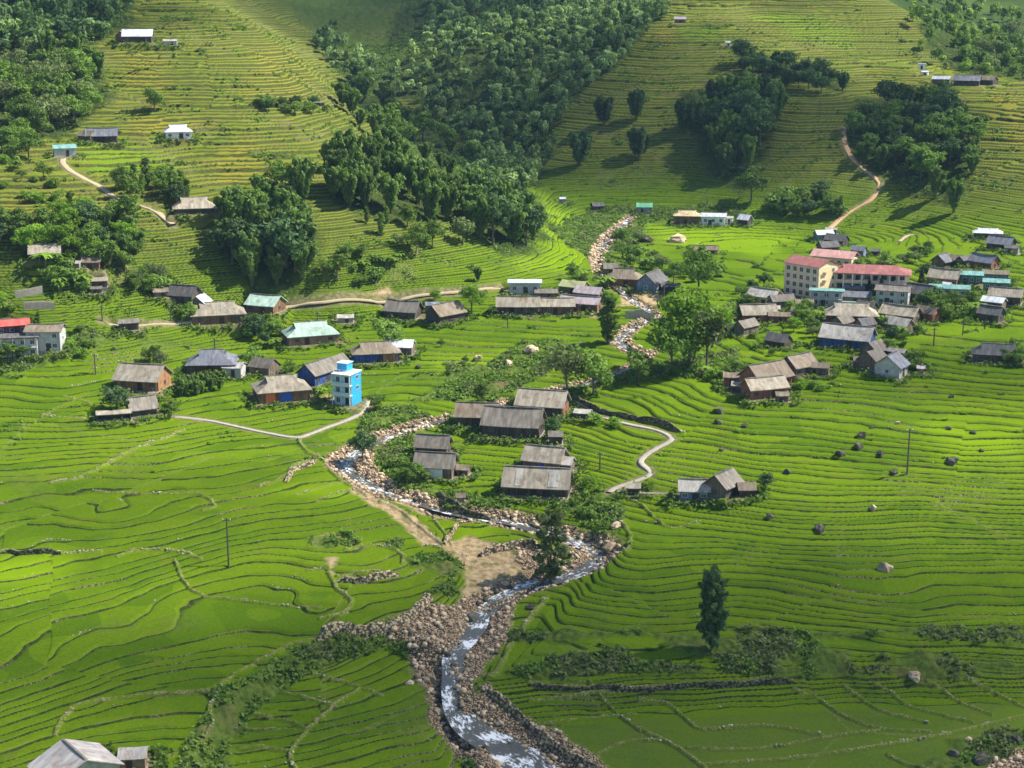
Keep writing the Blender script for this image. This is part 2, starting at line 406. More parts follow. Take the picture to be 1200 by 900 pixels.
B(H, 847, 580, 40, 30, 58, 'gable', 3.0, 2.8, 'grey', 'wood', 'gable-fronted grey farmhouse beside the dull blue walled house')
B(S, 874, 580, 22, 18, 12, 'gable', 1.8, 1.1, 'brown', 'darkwood', 'low brown sheds attached to the gable-fronted farmhouse in the right fields')
# --- left group
B(H, 168, 454, 56, 40, -26, 'gable', 3.2, 2.8, 'beige', 'orangewood', 'orange-brown wooden house with a broad beige gable roof', veranda=1)
B(H, 166, 484, 34, 26, 14, 'gable', 1.8, 2.2, 'thatch', 'darkwood', 'low grey thatched roof below the orange-brown wooden house')
B(S, 134, 492, 40, 16, 0, 'gable', 2.2, .5, 'beige', 'darkwood', 'open-sided flat roofed pavilion behind a dark fence at the field edge', posts=1)
B(H, 250, 434, 58, 42, -8, 'hip', 3.0, 2.6, 'slate', 'brownwood', 'blue-grey hipped roof house above a bamboo thicket', veranda=1)
B(S, 275, 440, 24, 22, -16, 'gable', 3.0, .9, 'tin', 'concrete', 'pinkish metal roofed annexe against the blue-grey hipped house')
B(H, 330, 466, 64, 42, 10, 'hip', 3.2, 2.6, 'beige', 'brownwood', 'wide beige hipped roof house with a blue door and an orange shutter', doors=1)
B(H, 372, 447, 46, 26, 52, 'gable', 3.2, 2.6, 'grey', 'bluepaint', 'two-ridged grey roof house with a blue gable behind the blue tower')
B(S, 392, 437, 34, 20, 52, 'gable', 3.0, 2.4, 'grey', 'wood', 'second grey gable joined behind the blue gable house')
B(S, 310, 437, 30, 22, -35, 'gable', 2.4, 1.8, 'grey', 'wood', 'dark grey roof half hidden in trees right of the bamboo thicket')
B(H, 440, 421, 58, 36, 6, 'hip', 3.0, 2.4, 'brown', 'bluepaint', 'brown hipped roof house with a blue painted front', doors2=1)
B(S, 468, 413, 36, 26, -12, 'gable', 2.6, 1.6, 'silver', 'wood', 'silvery white roof behind the brown roofed blue house')
B(H, 364, 400, 62, 40, 12, 'hip', 3.2, 3.0, 'mint', 'brick', 'pale green hipped roof house with brown brick walls')
B(S, 405, 377, 20, 14, 0, 'gable', 1.8, .8, 'pale', 'stone', 'small whitish roof in the rice behind the pale green roof')
B(H, 312, 364, 40, 34, -30, 'gable', 2.8, 2.4, 'mint', 'brownwood', 'pale green gable roof at the foot of the dirt road')
B(H, 255, 376, 64, 40, 4, 'hip', 3.2, 2.8, 'beige', 'brownwood', 'wide pale grey hipped house below the wooded slope')
B(S, 235, 364, 26, 22, 70, 'gable', 3.0, 2.6, 'silver', 'wood', 'steep white-edged gable behind the wide pale grey hipped house')
B(H, 213, 354, 44, 26, -32, 'gable', 3.0, 2.6, 'dark', 'darkwood', 'dark gable roof in shade behind the white-edged gable')
B(S, 188, 347, 18, 12, 8, 'gable', 1.8, .9, 'brown', 'wood', 'low brown roof hidden in bushes left of the dark gable')
B(S, 151, 386, 24, 14, 4, 'gable', 2.6, .9, 'grey', 'darkwood', 'small two-part shed with a grey roof standing by the lane')
B(H, 14, 391, 40, 24, 3, 'gable', 3.4, 1.3, 'red', 'plum', 'bright red roofed building at the left border', windows=3)
B(H, 55, 408, 42, 34, -14, 'gable', 6.6, 1.3, 'brown', 'concrete', 'two-storey grey concrete house right of the red roof', windows=2, storeys=2)
B(H, 18, 416, 56, 26, -8, 'flat', 6.2, .4, 'dark', 'concrete', 'two-storey block with a dark flat top and white framed bays', windows=5, storeys=2)
B(S, 117, 336, 18, 14, 2, 'gable', 2.4, .8, 'beige', 'darkwood', 'small beige roofed hut between the bushes above the terraced lane')
B(S, 113, 343, 14, 10, 0, 'gable', 1.6, .6, 'grey', 'wood', 'lowest little grey roof under the beige roofed hut')
B(H, 108, 316, 22, 16, -8, 'gable', 3.0, 1.4, 'brown', 'redwood', 'reddish walled hut deep in the trees on the left slope')
B(H, 53, 303, 36, 24, -3, 'gable', 2.2, 2.2, 'beige', 'darkwood', 'plain beige-grey roof above a small bright paddy at the left')
B(S, 88, 313, 18, 12, -30, 'gable', 1.6, .7, 'pale', 'stone', 'low pale roof between the plain beige-grey roof and the reddish hut')
B(H, 228, 249, 50, 34, 2, 'hip', 2.2, 2.8, 'beige', 'darkwood', 'lone hipped roof farmhouse at the end of the hillside track')
B(H, 120, 167, 36, 20, -6, 'gable', 3.0, 2.4, 'slate', 'darkwood', 'slate roofed farmhouse where the hillside track starts', veranda=1)
B(S, 102, 166, 18, 14, -30, 'gable', 2.6, 2.0, 'brown', 'wood', 'small brown roof joined to the slate roofed farmhouse')
B(S, 76, 183, 26, 16, 4, 'gable', 3.4, 1.0, 'teal', 'concrete', 'teal metal roofed shed below the slate roofed farmhouse')
B(H, 209, 162, 32, 22, 4, 'hip', 3.0, 2.2, 'silver', 'white', 'small white walled house with a pale pyramid roof on the left hill')
B(H, 162, 50, 34, 22, -6, 'gable', 3.0, 2.6, 'silver', 'darkwood', 'silver roofed farmhouse highest up on the left hill')
B(S, 145, 49, 14, 14, 60, 'gable', 2.8, 1.8, 'pale', 'redwood', 'little gable at the left end of the highest silver roof')
B(S, 200, 53, 16, 10, -4, 'gable', 2.0, .7, 'pale', 'concrete', 'tiny pale shed a few steps right of the highest farmhouse')
# --- centre
B(H, 473, 371, 42, 28, -22, 'gable', 2.6, 2.8, 'grey', 'darkwood', 'grey gabled farmhouse alone in the rice below the dirt road')
B(H, 522, 375, 44, 30, 42, 'gable', 2.8, 2.8, 'brown', 'darkwood', 'double-gabled brown-grey farmhouse right of the lone grey one')
B(S, 507, 366, 18, 14, 4, 'gable', 3.0, .8, 'slate', 'bluewall', 'small blue-grey walled shed between two farmhouses in the rice')
B(H, 615, 343, 40, 22, 0, 'flat', 4.2, .3, 'blue', 'concrete', 'concrete house with a thin bright blue-white roof edge', windows=3)
B(H, 607, 367, 52, 28, 0, 'gable', 3.2, 2.4, 'beige', 'wood', 'long brown-beige roofed house on the village street', veranda=1)
B(H, 652, 367, 44, 24, 2, 'gable', 3.2, 2.0, 'beige', 'brownwood', 'cream-beige roof in the middle of the street row')
B(H, 681, 363, 50, 22, -20, 'gable', 3.0, 1.8, 'pink', 'brownwood', 'pale pinkish metal roof sloping down at the end of the street row')
B(S, 690, 352, 34, 18, -24, 'gable', 3.2, 1.8, 'pink', 'wood', 'upper pinkish metal roof behind the end of the street row')
B(S, 673, 343, 32, 22, -26, 'gable', 2.8, 1.6, 'olive', 'wood', 'yellow-green roofed shed behind the street row')
B(S, 640, 349, 28, 14, 2, 'gable', 2.2, 1.0, 'grey', 'wood', 'low grey roof between the blue-edged house and the street row')
B(H, 731, 334, 42, 28, -10, 'hip', 3.2, 2.6, 'brown', 'redwood', 'brown hipped roof house with reddish wooden walls near the bare yard')
B(S, 715, 321, 18, 16, 8, 'gable', 2.6, 1.6, 'grey', 'wood', 'small grey gable peeping out behind the reddish hipped house')
B(H, 764, 339, 38, 28, 66, 'gable', 3.2, 3.0, 'dark', 'bluewall', 'dark gable-fronted house with bluish walls beside the bare yard')
B(S, 786, 341, 22, 14, -8, 'gable', 2.2, .9, 'dark', 'darkwood', 'low dark shed right of the dark gable-fronted house')
B(H, 826, 298, 32, 18, -2, 'gable', 2.4, 1.2, 'brown', 'redwood', 'small brown roofed house among the bright upper rice fields')
B(H, 805, 262, 32, 20, -2, 'hip', 4.2, 1.8, 'straw', 'brownwood', 'straw-coloured roof on a two-storey wooden house next to the white hall', storeys=2)
B(H, 836, 263, 30, 18, -3, 'gable', 4.2, 1.2, 'silver', 'white', 'white hall with a silver-blue roof at the valley head', windows=3)
B(S, 855, 262, 9, 10, -3, 'gable', 3.0, .5, 'pale', 'white', 'narrow white lean-to at the right end of the white hall')
B(S, 873, 263, 15, 13, -30, 'gable', 2.6, 1.8, 'silver', 'darkwood', 'dark little house with a white roof edge right of the white hall')
B(S, 755, 250, 19, 14, 0, 'gable', 3.4, 1.4, 'green', 'stone', 'small house with a bright green roof left of the valley head stream')
B(S, 700, 246, 15, 12, 20, 'gable', 2.2, 1.3, 'dark', 'darkwood', 'dark tumbledown hut in the scrub left of the bright green roof')
B(S, 659, 237, 8, 7, 10, 'gable', 1.8, .6, 'silver', 'stone', 'tiny white roofed hut at the foot of the shaded spur')
# --- right village, back
B(S, 965, 281, 22, 14, 24, 'gable', 2.8, 1.4, 'silver', 'bluewall', 'white roofed shed under the end of the red track')
B(S, 974, 274, 14, 9, -4, 'gable', 2.2, .6, 'pale', 'wood', 'thin pale roof at the very foot of the red track')
B(S, 980, 288, 26, 16, -26, 'gable', 2.8, 2.0, 'dark', 'darkwood', 'dark gable right below the end of the red track')
B(S, 970, 296, 24, 16, 28, 'gable', 2.8, 1.8, 'dark', 'wood', 'lower dark gable of the little group under the red track')
B(S, 1006, 300, 17, 12, -20, 'gable', 2.6, 1.4, 'slate', 'bluewall', 'little hut with a slate-blue roof in the scrub behind the school')
B(S, 1026, 299, 11, 8, 0, 'gable', 1.8, .8, 'dark', 'darkwood', 'tiny dark hut right of the slate-blue hut behind the school')
B(H, 1157, 279, 33, 20, 0, 'hip', 2.6, 1.4, 'silver', 'wood', 'bright white hipped roof high in the right back fields')
B(H, 1173, 292, 30, 22, -24, 'gable', 2.6, 2.2, 'slate', 'darkwood', 'slate gable just below the bright white hipped roof')
B(S, 1186, 297, 16, 12, -10, 'gable', 2.4, .8, 'dark', 'stone', 'dark shed beside the slate gable at the right')
B(H, 1104, 313, 24, 20, 62, 'gable', 2.6, 2.2, 'slate', 'wood', 'gable-fronted house leftmost in the row behind the conifer')
B(S, 1117, 311, 22, 14, -14, 'gable', 2.4, 1.6, 'brown', 'darkwood', 'brown roof in the middle of the row behind the conifer')
B(S, 1128, 311, 16, 12, 60, 'gable', 2.2, 1.8, 'dark', 'darkwood', 'small dark gable right of the brown roof behind the conifer')
B(H, 1153, 313, 32, 20, -32, 'gable', 2.4, 2.6, 'slate', 'redwood', 'dark gable standing free in the fields right of the back row')
B(H, 1107, 334, 36, 24, -16, 'gable', 3.2, 2.4, 'beige', 'redwood', 'greyish-beige roof directly right of the conifer')
B(S, 1103, 341, 22, 12, -20, 'gable', 2.4, .9, 'silver', 'wood', 'white lean-to roof below the greyish-beige roof by the conifer')
B(H, 1134, 333, 34, 18, 0, 'gable', 4.0, 1.0, 'teal', 'green', 'long green-teal roofed hall in the right village', windows=4)
B(S, 1166, 331, 30, 16, 0, 'gable', 3.6, 1.0, 'brown', 'green', 'brown-grey roofed hall behind the teal ones', windows=3)
B(S, 1167, 340, 30, 14, 0, 'gable', 3.2, .9, 'teal', 'green', 'smaller teal roof at the right end of the halls', windows=3)
B(S, 1112, 347, 46, 16, 2, 'gable', 3.2, .9, 'teal', 'concrete', 'low teal roof on grey concrete in front of the halls', windows=3)
B(H, 1178, 355, 38, 24, -6, 'gable', 3.0, 2.0, 'beige', 'darkwood', 'pale beige roof over dark walls at the right edge of the village')
B(S, 1164, 361, 26, 18, -18, 'gable', 2.6, 1.2, 'silver', 'wood', 'small cream roof in front of the pale beige one at the right')
B(H, 1161, 376, 28, 20, -24, 'gable', 2.8, 2.0, 'dark', 'darkwood', 'dark gable house lowest at the right edge of the village')
B(H, 1168, 423, 56, 32, 3, 'hip', 2.8, 2.2, 'dark', 'darkwood', 'long dark grey roof alone in the fields at the right border')
# --- right village, core
B(H, 968, 358, 40, 18, -2, 'flat', 5.6, .3, 'teal', 'concrete', 'grey concrete shop house with a teal roof edge in front of the school', windows=3, storeys=2)
B(S, 1004, 356, 34, 18, -2, 'gable', 3.0, 1.4, 'slate', 'orangewood', 'orange walled house with a blue-grey roof below the long school wing')
B(H, 1046, 356, 40, 24, -8, 'gable', 5.4, 1.2, 'grey', 'concrete', 'tall grey concrete house left of the conifer', windows=3, storeys=2)
B(H, 1078, 352, 34, 24, -28, 'gable', 3.0, 2.4, 'dark', 'darkwood', 'dark roof between the tall concrete house and the conifer')
B(S, 1004, 364, 34, 14, 0, 'gable', 2.4, .7, 'teal', 'wood', 'thin greenish roof squeezed in the middle of the right village')
B(S, 1015, 367, 24, 16, -30, 'gable', 2.6, 1.8, 'dark', 'darkwood', 'dark gable behind the big reddish-walled house')
B(H, 997, 378, 60, 36, 3, 'hip', 3.4, 2.8, 'beige', 'redwood', 'big beige hipped roof on reddish wooden walls in the village core', veranda=1)
B(H, 1055, 376, 44, 28, -22, 'gable', 2.8, 2.2, 'beige', 'wood', 'cream gable roof right of the big reddish-walled house')
B(S, 1052, 388, 34, 20, -34, 'gable', 2.6, 1.8, 'pale', 'wood', 'lower cream roof stepping down from the cream gable')
B(S, 1086, 375, 26, 18, -30, 'gable', 2.8, 1.8, 'brown', 'redwood', 'small brown house with pale eaves at the right of the village core')
B(H, 993, 405, 60, 38, -14, 'gable', 3.2, 3.0, 'pale', 'bluepaint', 'broad pale roof with a blue end wall low in the right village')
B(S, 987, 386, 26, 18, 58, 'gable', 2.8, 2.0, 'grey', 'wood', 'grey gable tucked behind the broad pale roof with the blue end')
B(S, 1013, 388, 22, 18, 40, 'gable', 2.6, 2.0, 'dark', 'wood', 'dark gable right behind the broad pale roof with the blue end')
B(S, 1024, 419, 28, 24, 60, 'gable', 2.8, 2.2, 'grey', 'wood', 'upper of three stacked gables under the blue end house')
B(S, 1022, 430, 30, 26, 62, 'gable', 2.8, 2.4, 'grey', 'wood', 'middle of three stacked gables under the blue end house')
B(H, 1044, 439, 32, 30, 70, 'gable', 3.0, 2.4, 'slate', 'concrete', 'lowest of three stacked gables with a light plastered wall')
B(S, 1009, 430, 20, 12, 12, 'gable', 2.2, 1.0, 'brown', 'wood', 'brown side roof left of the stacked gables')
B(S, 1051, 420, 22, 12, -24, 'gable', 2.4, .8, 'pale', 'darkwood', 'slim pale roof right of the stacked gables')
B(S, 1079, 437, 10, 8, 0, 'gable', 1.6, .5, 'pink', 'brick', 'tiny brick shed at the right foot of the stacked gables')
B(S, 912, 406, 28, 20, -30, 'gable', 2.2, 2.0, 'dark', 'darkwood', 'dark thatched hut alone in the paddies below the village')
B(H, 935, 438, 40, 26, 48, 'gable', 2.8, 2.4, 'brown', 'wood', 'brown gable with low side roofs above a hedge')
B(S, 958, 438, 28, 14, -6, 'gable', 2.2, .9, 'brown', 'wood', 'long low brown roof joined to the gable above the hedge')
B(S, 919, 440, 18, 14, 0, 'gable', 2.0, .9, 'grey', 'wood', 'left wing roof of the gable above the hedge')
B(H, 897, 452, 56, 34, 44, 'gable', 3.0, 2.8, 'brown', 'redwood', 'tall brown gable roof topping the cluster in the middle right')
B(H, 895, 464, 52, 26, 30, 'gable', 2.8, 2.0, 'beige', 'redwood', 'beige lower roof of the middle right cluster')
B(S, 857, 451, 20, 14, 2, 'gable', 2.6, .9, 'brown', 'redwood', 'separate small house at the left of the middle right cluster')
B(S, 872, 460, 30, 12, -4, 'gable', 2.2, .7, 'beige', 'stone', 'long low pale roof under the middle right cluster', posts=1)
B(S, 916, 470, 16, 12, 10, 'gable', 1.8, .7, 'brown', 'wood', 'tiny shed below the middle right cluster next to the bright rice')
B(S, 888, 448, 24, 18, 60, 'gable', 2.6, 2.0, 'brown', 'wood', 'narrow gable left of the tall brown gable')
# --- west side of the right village
B(H, 896, 357, 38, 26, -30, 'gable', 3.6, 2.0, 'pale', 'yellow', 'yellow walled house with a pale roof left of the school')
B(S, 915, 360, 30, 20, 26, 'gable', 2.8, 1.6, 'grey', 'wood', 'grey roof pressed against the foot of the school')
B(H, 887, 376, 44, 28, 18, 'gable', 3.0, 2.4, 'beige', 'redwood', 'beige-brown roof with a raised gable below the yellow house')
B(S, 874, 390, 30, 18, 52, 'gable', 2.6, 1.8, 'grey', 'wood', 'grey gable at the lower edge of the western houses')
B(S, 852, 390, 26, 16, -34, 'gable', 2.4, 1.8, 'slate', 'darkwood', 'slate gable furthest out in the rice west of the village')
B(S, 915, 377, 30, 16, 0, 'gable', 2.4, .9, 'brown', 'redwood', 'low brown roof right of the raised gable house')
B(S, 905, 368, 18, 12, 0, 'gable', 2.2, .8, 'tin', 'brick', 'small rusty roof between the western houses')
B(S, 938, 372, 22, 14, -12, 'gable', 2.4, 1.0, 'grey', 'wood', 'grey roof below the grey concrete shop house')
B(S, 942, 362, 22, 12, 8, 'gable', 2.4, 1.0, 'brown', 'wood', 'brown roof left of the grey concrete shop house')
B(S, 1001, 345, 24, 12, -4, 'gable', 2.6, .9, 'slate', 'brick', 'small slate-blue roof in front of the school arcade')
# --- ridge hamlet top right, and on the spur
B(S, 1080, 82, 9, 9, 0, 'flat', 3.4, .3, 'silver', 'white', 'tiny white cube of a house on the ridge')
B(S, 1084, 88, 8, 6, -10, 'gable', 1.8, .5, 'silver', 'white', 'speck of a white roof under the tiny white cube on the ridge')
B(S, 1103, 98, 20, 12, -8, 'gable', 2.6, 1.2, 'silver', 'wood', 'small whitish roofs at the left of the ridge hamlet')
B(H, 1133, 100, 30, 20, -6, 'gable', 2.8, 2.2, 'slate', 'darkwood', 'purple-grey roofed farmhouse in the middle of the ridge hamlet')
B(S, 1156, 99, 22, 14, -26, 'gable', 2.6, 1.6, 'brown', 'darkwood', 'brown roof at the right end of the ridge hamlet')
B(S, 1159, 43, 9, 7, 0, 'gable', 2.0, .7, 'silver', 'white', 'far white speck of a house in the trees beyond the ridge')
B(S, 797, 27, 14, 9, 0, 'gable', 2.4, 1.2, 'pink', 'wood', 'pinkish roof on the crest of the middle spur')
B(S, 853, 54, 7, 6, 0, 'gable', 2.0, .7, 'silver', 'white', 'tiny white hut at the end of the crest trees')
B(S, 374, 124, 14, 7, 0, 'gable', 1.6, .5, 'brown', 'wood', 'long low brown shelter beside the hedge on the left hill')
B(S, 688, 55, 6, 5, 0, 'gable', 1.6, .5, 'silver', 'white', 'pale field hut at the upper border of the ravine wood')
BUILD.pop()
# the school and the blue tower are levelled too
SITES = []
for b in BUILD:
    p = hit2(b['u'], b['v'])
    r = math.hypot(p[0], p[1]); zc = float(H1(p[0], p[1]))
    sc = math.hypot(r, zc) / FPX
    b['x'], b['y'] = p
    b['l'] = b['L'] * sc; b['d'] = max(b['D'] * sc * (1.15 if b['v'] > 430 else 1.0), 2.4)
    t = math.radians(b['turn']) - math.atan2(p[0], p[1])
    b['rot'] = t; b['wh'] *= .84 if b['v'] > 430 else .76; b['rise'] *= 1.0 if b['v'] > 430 else .88
    b['z'] = zc
    SITES.append((p[0], p[1], zc, t, b['l'] / 2 + .4, b['d'] / 2 + .4))
def site(u, v, l, d, turn, dz=0.0):
    p = hit2(u, v); t = math.radians(turn) - math.atan2(p[0], p[1]); z = float(H1(p[0], p[1])) + dz
    SITES.append((p[0], p[1], z, t, l / 2 + .8, d / 2 + .8))
    return p[0], p[1], z, t
SCHOOL = site(949, 345, 12, 12, -38)
WING = site(1020, 341, 21, 9, 0, 0.3)
TOWER = site(408, 472, 8, 7.5, -30)
# ---------------------------------------------------------------- the ground mesh
STEP_LO, STEP_HI = 0.52, 1.05
_zz = np.linspace(-140, 600, 4000)
_st = STEP_LO + (STEP_HI - STEP_LO) * sstep(-80, -52, _zz) - .10 * sstep(-97, -103, _zz)
_G = np.concatenate([[0], np.cumsum(np.diff(_zz) / _st[:-1])])
_G = _G + .17 * np.sin(2.1 * _G) + .14 * np.sin(.83 * _G + 1)
def Gl(z): return np.interp(z, _zz, _G)
def Gi(l): return np.interp(l, _G, _zz)

def voronoi(x, y, seed):
    ix = np.floor(x).astype(np.int64); iy = np.floor(y).astype(np.int64)
    d1 = np.full(x.shape, 9.0); d2 = np.full(x.shape, 9.0); idn = np.zeros(x.shape)
    for dx in (-1, 0, 1):
        for dy in (-1, 0, 1):
            cx = ix + dx; cy = iy + dy
            px = cx + _hash(cx, cy, seed); py = cy + _hash(cx, cy, seed + 7)
            d = np.hypot(px - x, py - y); h = _hash(cx, cy, seed + 13)
            c = d < d1
            d2 = np.where(c, d1, np.minimum(d2, d)); idn = np.where(c, h, idn); d1 = np.where(c, d, d1)
    return idn, d2 - d1

def fields(x, y):
    """what lies at flat arrays x, y"""
    h0 = H1(x, y)
    R = np.hypot(x, y)
    far = sstep(880, 1000, R)
    # how much of the stream bed, banks, paths, plots
    q = line_dist(x, y, RV[:, :2], RV[:, 2], 22); qb = line_dist(x, y, RV[:, :2], RV[:, 3], 22)
    n1 = gnoise(x / 4, y / 4, 3); n2 = gnoise(x / 1.1, y / 1.1, 4); n3 = gnoise(x / 13, y / 13, 8)
    grav = 1 - sstep(-.3, 1.2, qb + n1 * 1.0)
    for P in GRAVEL:
        grav = np.maximum(grav, sstep(-.6, .8, poly_sd(x, y, P) + n1 * 1.3))
    dirt = np.zeros_like(x); scrub = np.zeros_like(x); yel = np.zeros_like(x); bri = np.zeros_like(x); wood = np.zeros_like(x)
    for P in DIRT: dirt = np.maximum(dirt, sstep(-.8, .8, poly_sd(x, y, P) + n1 * .9))
    for P in SCRUB: scrub = np.maximum(scrub, sstep(-1.2, 1.2, poly_sd(x, y, P) + n1 * 1.2 + n3 * 2.0))
    for P in WOOD: wood = np.maximum(wood, sstep(-3, 3, poly_sd(x, y, P) + n3 * 4))
    for P in YELLOW: yel = np.maximum(yel, sstep(-5, 6, poly_sd(x, y, P, 20) + n3 * 5))
    for P in BRIGHT: bri = np.maximum(bri, sstep(-5, 6, poly_sd(x, y, P, 20) + n3 * 4))
    sa = poly_sd(x, y, LOWA)
    scar = sstep(-4.2, -3.0, sa) * (1 - sstep(0.2, 1.2, sa))
    scrub = np.maximum(scrub, scar)
    # patches of rough ground on the hills
    hillm = sstep(-80, -62, h0)
    rough = sstep(.36, .56, fbm(x / 38, y / 38, 77, 2) * .5 + gnoise(x / 11, y / 11, 78) * .35) * (0.35 + .65 * hillm)
    small = sstep(.62, .75, gnoise(x / 9, y / 5, 79)) * sstep(340, 380, R) * .7
    scrub = np.maximum(scrub, np.maximum(rough, small) * (1 - far))
    # levels
    wx = x + 3 * gnoise(x / 30, y / 30, 41); wy = y + 3 * gnoise(x / 30, y / 30, 42)
    pid, pe = voronoi(wx / 52, wy / 40 + 3.3, 50)
    warp = 0.75 * gnoise(x / 46, y / 46, 21) + 0.36 * gnoise(x / 19, y / 19, 22) + .07 * gnoise(x / 5, y / 5, 23)
    T = h0 + warp * (1.0 + 1.1 * hillm)
    warp = warp + 1.1 * gnoise(x / 27 + 3, y / 27, 24) * sstep(330, 270, R)
    L = Gl(T) + pid * 0.9
    return dict(x=x, y=y, h0=h0, T=T, L=L, pid=pid, pe=pe, q=q, grav=grav, dirt=dirt, scrub=scrub, yel=yel, bri=bri, wood=wood,
                far=far, hillm=hillm, n1=n1, n2=n2, n3=n3, R=R)

def assemble(F, slope):
    """final height and the surface attributes"""
    x, y, T, L, R = F['x'], F['y'], F['T'], F['L'], F['R']
    n = np.floor(L); t = L - n
    stp = STEP_LO + (STEP_HI - STEP_LO) * sstep(-80, -52, T) - .10 * sstep(-97, -103, T)
    rw = 0.25 + 0.30 * F['hillm'] + .12 * F['n1']
    w = np.clip(rw * slope / stp, 0.05, 0.55)
    wg = np.clip(np.maximum(w, .62 * slope / stp), .05, .6); mid = 1 - w / 2
    ramp = sstep(0, 1, (t - (mid - wg / 2)) / wg) + sstep(0, 1, (t + 1 - (mid - wg / 2)) / wg) - 1
    off = L - Gl(T)
    zt = Gi(n + ramp - off)
    zt = zt - (Gi(n + .5 - off) - T) * 0                       # levels keep their own height
    rice = sstep(.03, .10, t) * (1 - sstep(1 - w - .05, 1 - w, t))
    zt = zt + 0.22 * rice
    h0 = F['h0']
    pathd = np.full(x.shape, 1e3); padm = np.zeros_like(x); pk = np.zeros_like(x)
    for k, P in PATHW.items():
        d = line_dist(x, y, P, None, 8) - PATHS[k][1]
        pathd = np.minimum(pathd, d)
    bund = np.zeros_like(x)
    for P, wd in BUNDW:
        d = line_dist(x, y, P, None, 5)
        bund = np.maximum(bund, 1 - sstep(wd * .6, wd * 1.5, d + .12 * F['n2']))
    keep = (1 - F['scrub'] * .75) * (1 - F['wood'] * .7) * (1 - F['grav']) * (1 - F['dirt'] * .85) * (1 - F['far']) * sstep(.1, 2.2, pathd)
    keep = keep * sstep(-.2, 2.0, F['q'] - .5)
    lb = sstep(-2, 5, poly_sd(x, y, LOWB, 20))
    keep = keep * (1 - .9 * lb)
    z = h0 + (zt - T + (T - h0) * .5) * keep
    z = z + F['scrub'] * (.55 * F['n1'] + .28 * F['n2'] + .25) * sstep(.2, 2, pathd)
    z = z + F['wood'] * (.8 * F['n1'] + .3 * F['n2'])
    bed = sstep(3.0, -1.2, F['q'])
    z = z - 1.25 * bed * np.clip(F['grav'] + sstep(1.5, 0, F['q']), 0, 1)
    z = z + F['grav'] * (.16 * F['n2'] + .14 * gnoise(x / .55, y / .55, 91)) * sstep(-1.0, 1.0, F['q'])
    z = z + F['dirt'] * (.12 * F['n2'] + .2 * F['n1'])
    z = z + .42 * bund * (1 - F['grav'])
    for (px, py, pz, a, hl, hd) in SITES:
        m = np.nonzero((np.abs(x - px) < hl + hd + 4) & (np.abs(y - py) < hl + hd + 4))[0]
        if len(m) == 0: continue
        ca, sa = math.cos(a), math.sin(a)
        lx = (x[m] - px) * ca + (y[m] - py) * sa; ly = -(x[m] - px) * sa + (y[m] - py) * ca
        d = np.maximum(np.abs(lx) - hl, np.abs(ly) - hd)
        k = 1 - sstep(.3, 2.4, d)
        z[m] = z[m] * (1 - k) + pz * k
        padm[m] = np.maximum(padm[m], 1 - sstep(.2, 1.6, d + .6 * F['n1'][m]))
    padm = np.maximum(padm, .9 * (1 - sstep(.15, 1.0, pathd + .5 * F['n2'])))
    return z, w, keep, bund, padm, pathd

def ground_z(x, y):
    x = np.atleast_1d(np.asarray(x, float)); y = np.atleast_1d(np.asarray(y, float))
    F = fields(x, y)
    e = .6
    s = np.hypot(H1(x + e, y) - F['h0'], H1(x, y + e) - F['h0']) / e
    return assemble(F, s)[0]

def grid_rows():
    r = [30.0]
    while r[-1] < 5200:
        q = r[-1]
        if q < 190: s = 4.0 if q < 185 else 1.0
        elif q < 300: s = .235 + (q - 190) * .0011
        elif q < 450: s = .355 + (q - 300) * .0009
        elif q < 880: s = .50 + (q - 450) * .0008
        elif q < 1100: s = 2.5
        else: s = q * .012
        r.append(q + s * QUAL)
    return np.array(r)
QUAL = 1.0
NCOL = int(1400 / QUAL)
rows = grid_rows()
azs = np.radians(np.linspace(-23.5, 23.5, NCOL))
GX = (rows[:, None] * np.sin(azs)[None, :]); GY = (rows[:, None] * np.cos(azs)[None, :])
F = fields(GX.ravel(), GY.ravel())
Tg = F['T'].reshape(GX.shape)
dr = np.gradient(Tg, axis=0) / np.gradient(rows)[:, None]
dc = np.gradient(Tg, axis=1) / (rows[:, None] * (azs[1] - azs[0]))
slope = np.hypot(dr, dc).ravel()
GZ, Wg, KEEP, BUND, PAD, PATHD = assemble(F, slope)
far_m = F['far'] * sstep(950, 1300, F['R'])
GZ = GZ + far_m * 25 * fbm(F['x'] / 400, F['y'] / 400, 9, 4)

def grid_mesh(name, X, Y, Z, nr, nc):
    me = bpy.data.meshes.new(name)
    nv = nr * nc
    co = np.empty((nv, 3), np.float32); co[:, 0] = X.ravel(); co[:, 1] = Y.ravel(); co[:, 2] = Z.ravel()
    i = np.arange(nv).reshape(nr, nc)
    q = np.stack([i[:-1, :-1], i[:-1, 1:], i[1:, 1:], i[1:, :-1]], -1).reshape(-1, 4).astype(np.int32)
    nf = len(q)
    me.vertices.add(nv); me.vertices.foreach_set("co", co.ravel())
    me.loops.add(nf * 4); me.loops.foreach_set("vertex_index", q.ravel())
    me.polygons.add(nf); me.polygons.foreach_set("loop_start", np.arange(0, nf * 4, 4, dtype=np.int32))
    me.polygons.foreach_set("use_smooth", np.ones(nf, bool))
    me.update(calc_edges=True)
    return me
gme = grid_mesh("ground", GX, GY, GZ, *GX.shape)
def fattr(me, name, v):
    a = me.attributes.new(name, 'FLOAT', 'POINT'); a.data.foreach_set("value", np.asarray(v, np.float32).ravel())
def cattr(me, name, a, b, c):
    at = me.attributes.new(name, 'FLOAT_COLOR', 'POINT')
    d = np.ones((len(a), 4), np.float32); d[:, 0] = a; d[:, 1] = b; d[:, 2] = c
    at.data.foreach_set("color", d.ravel())
L0 = F['L'] - np.floor(F['L'].min())
fattr(gme, "level", L0); fattr(gme, "riser", Wg)
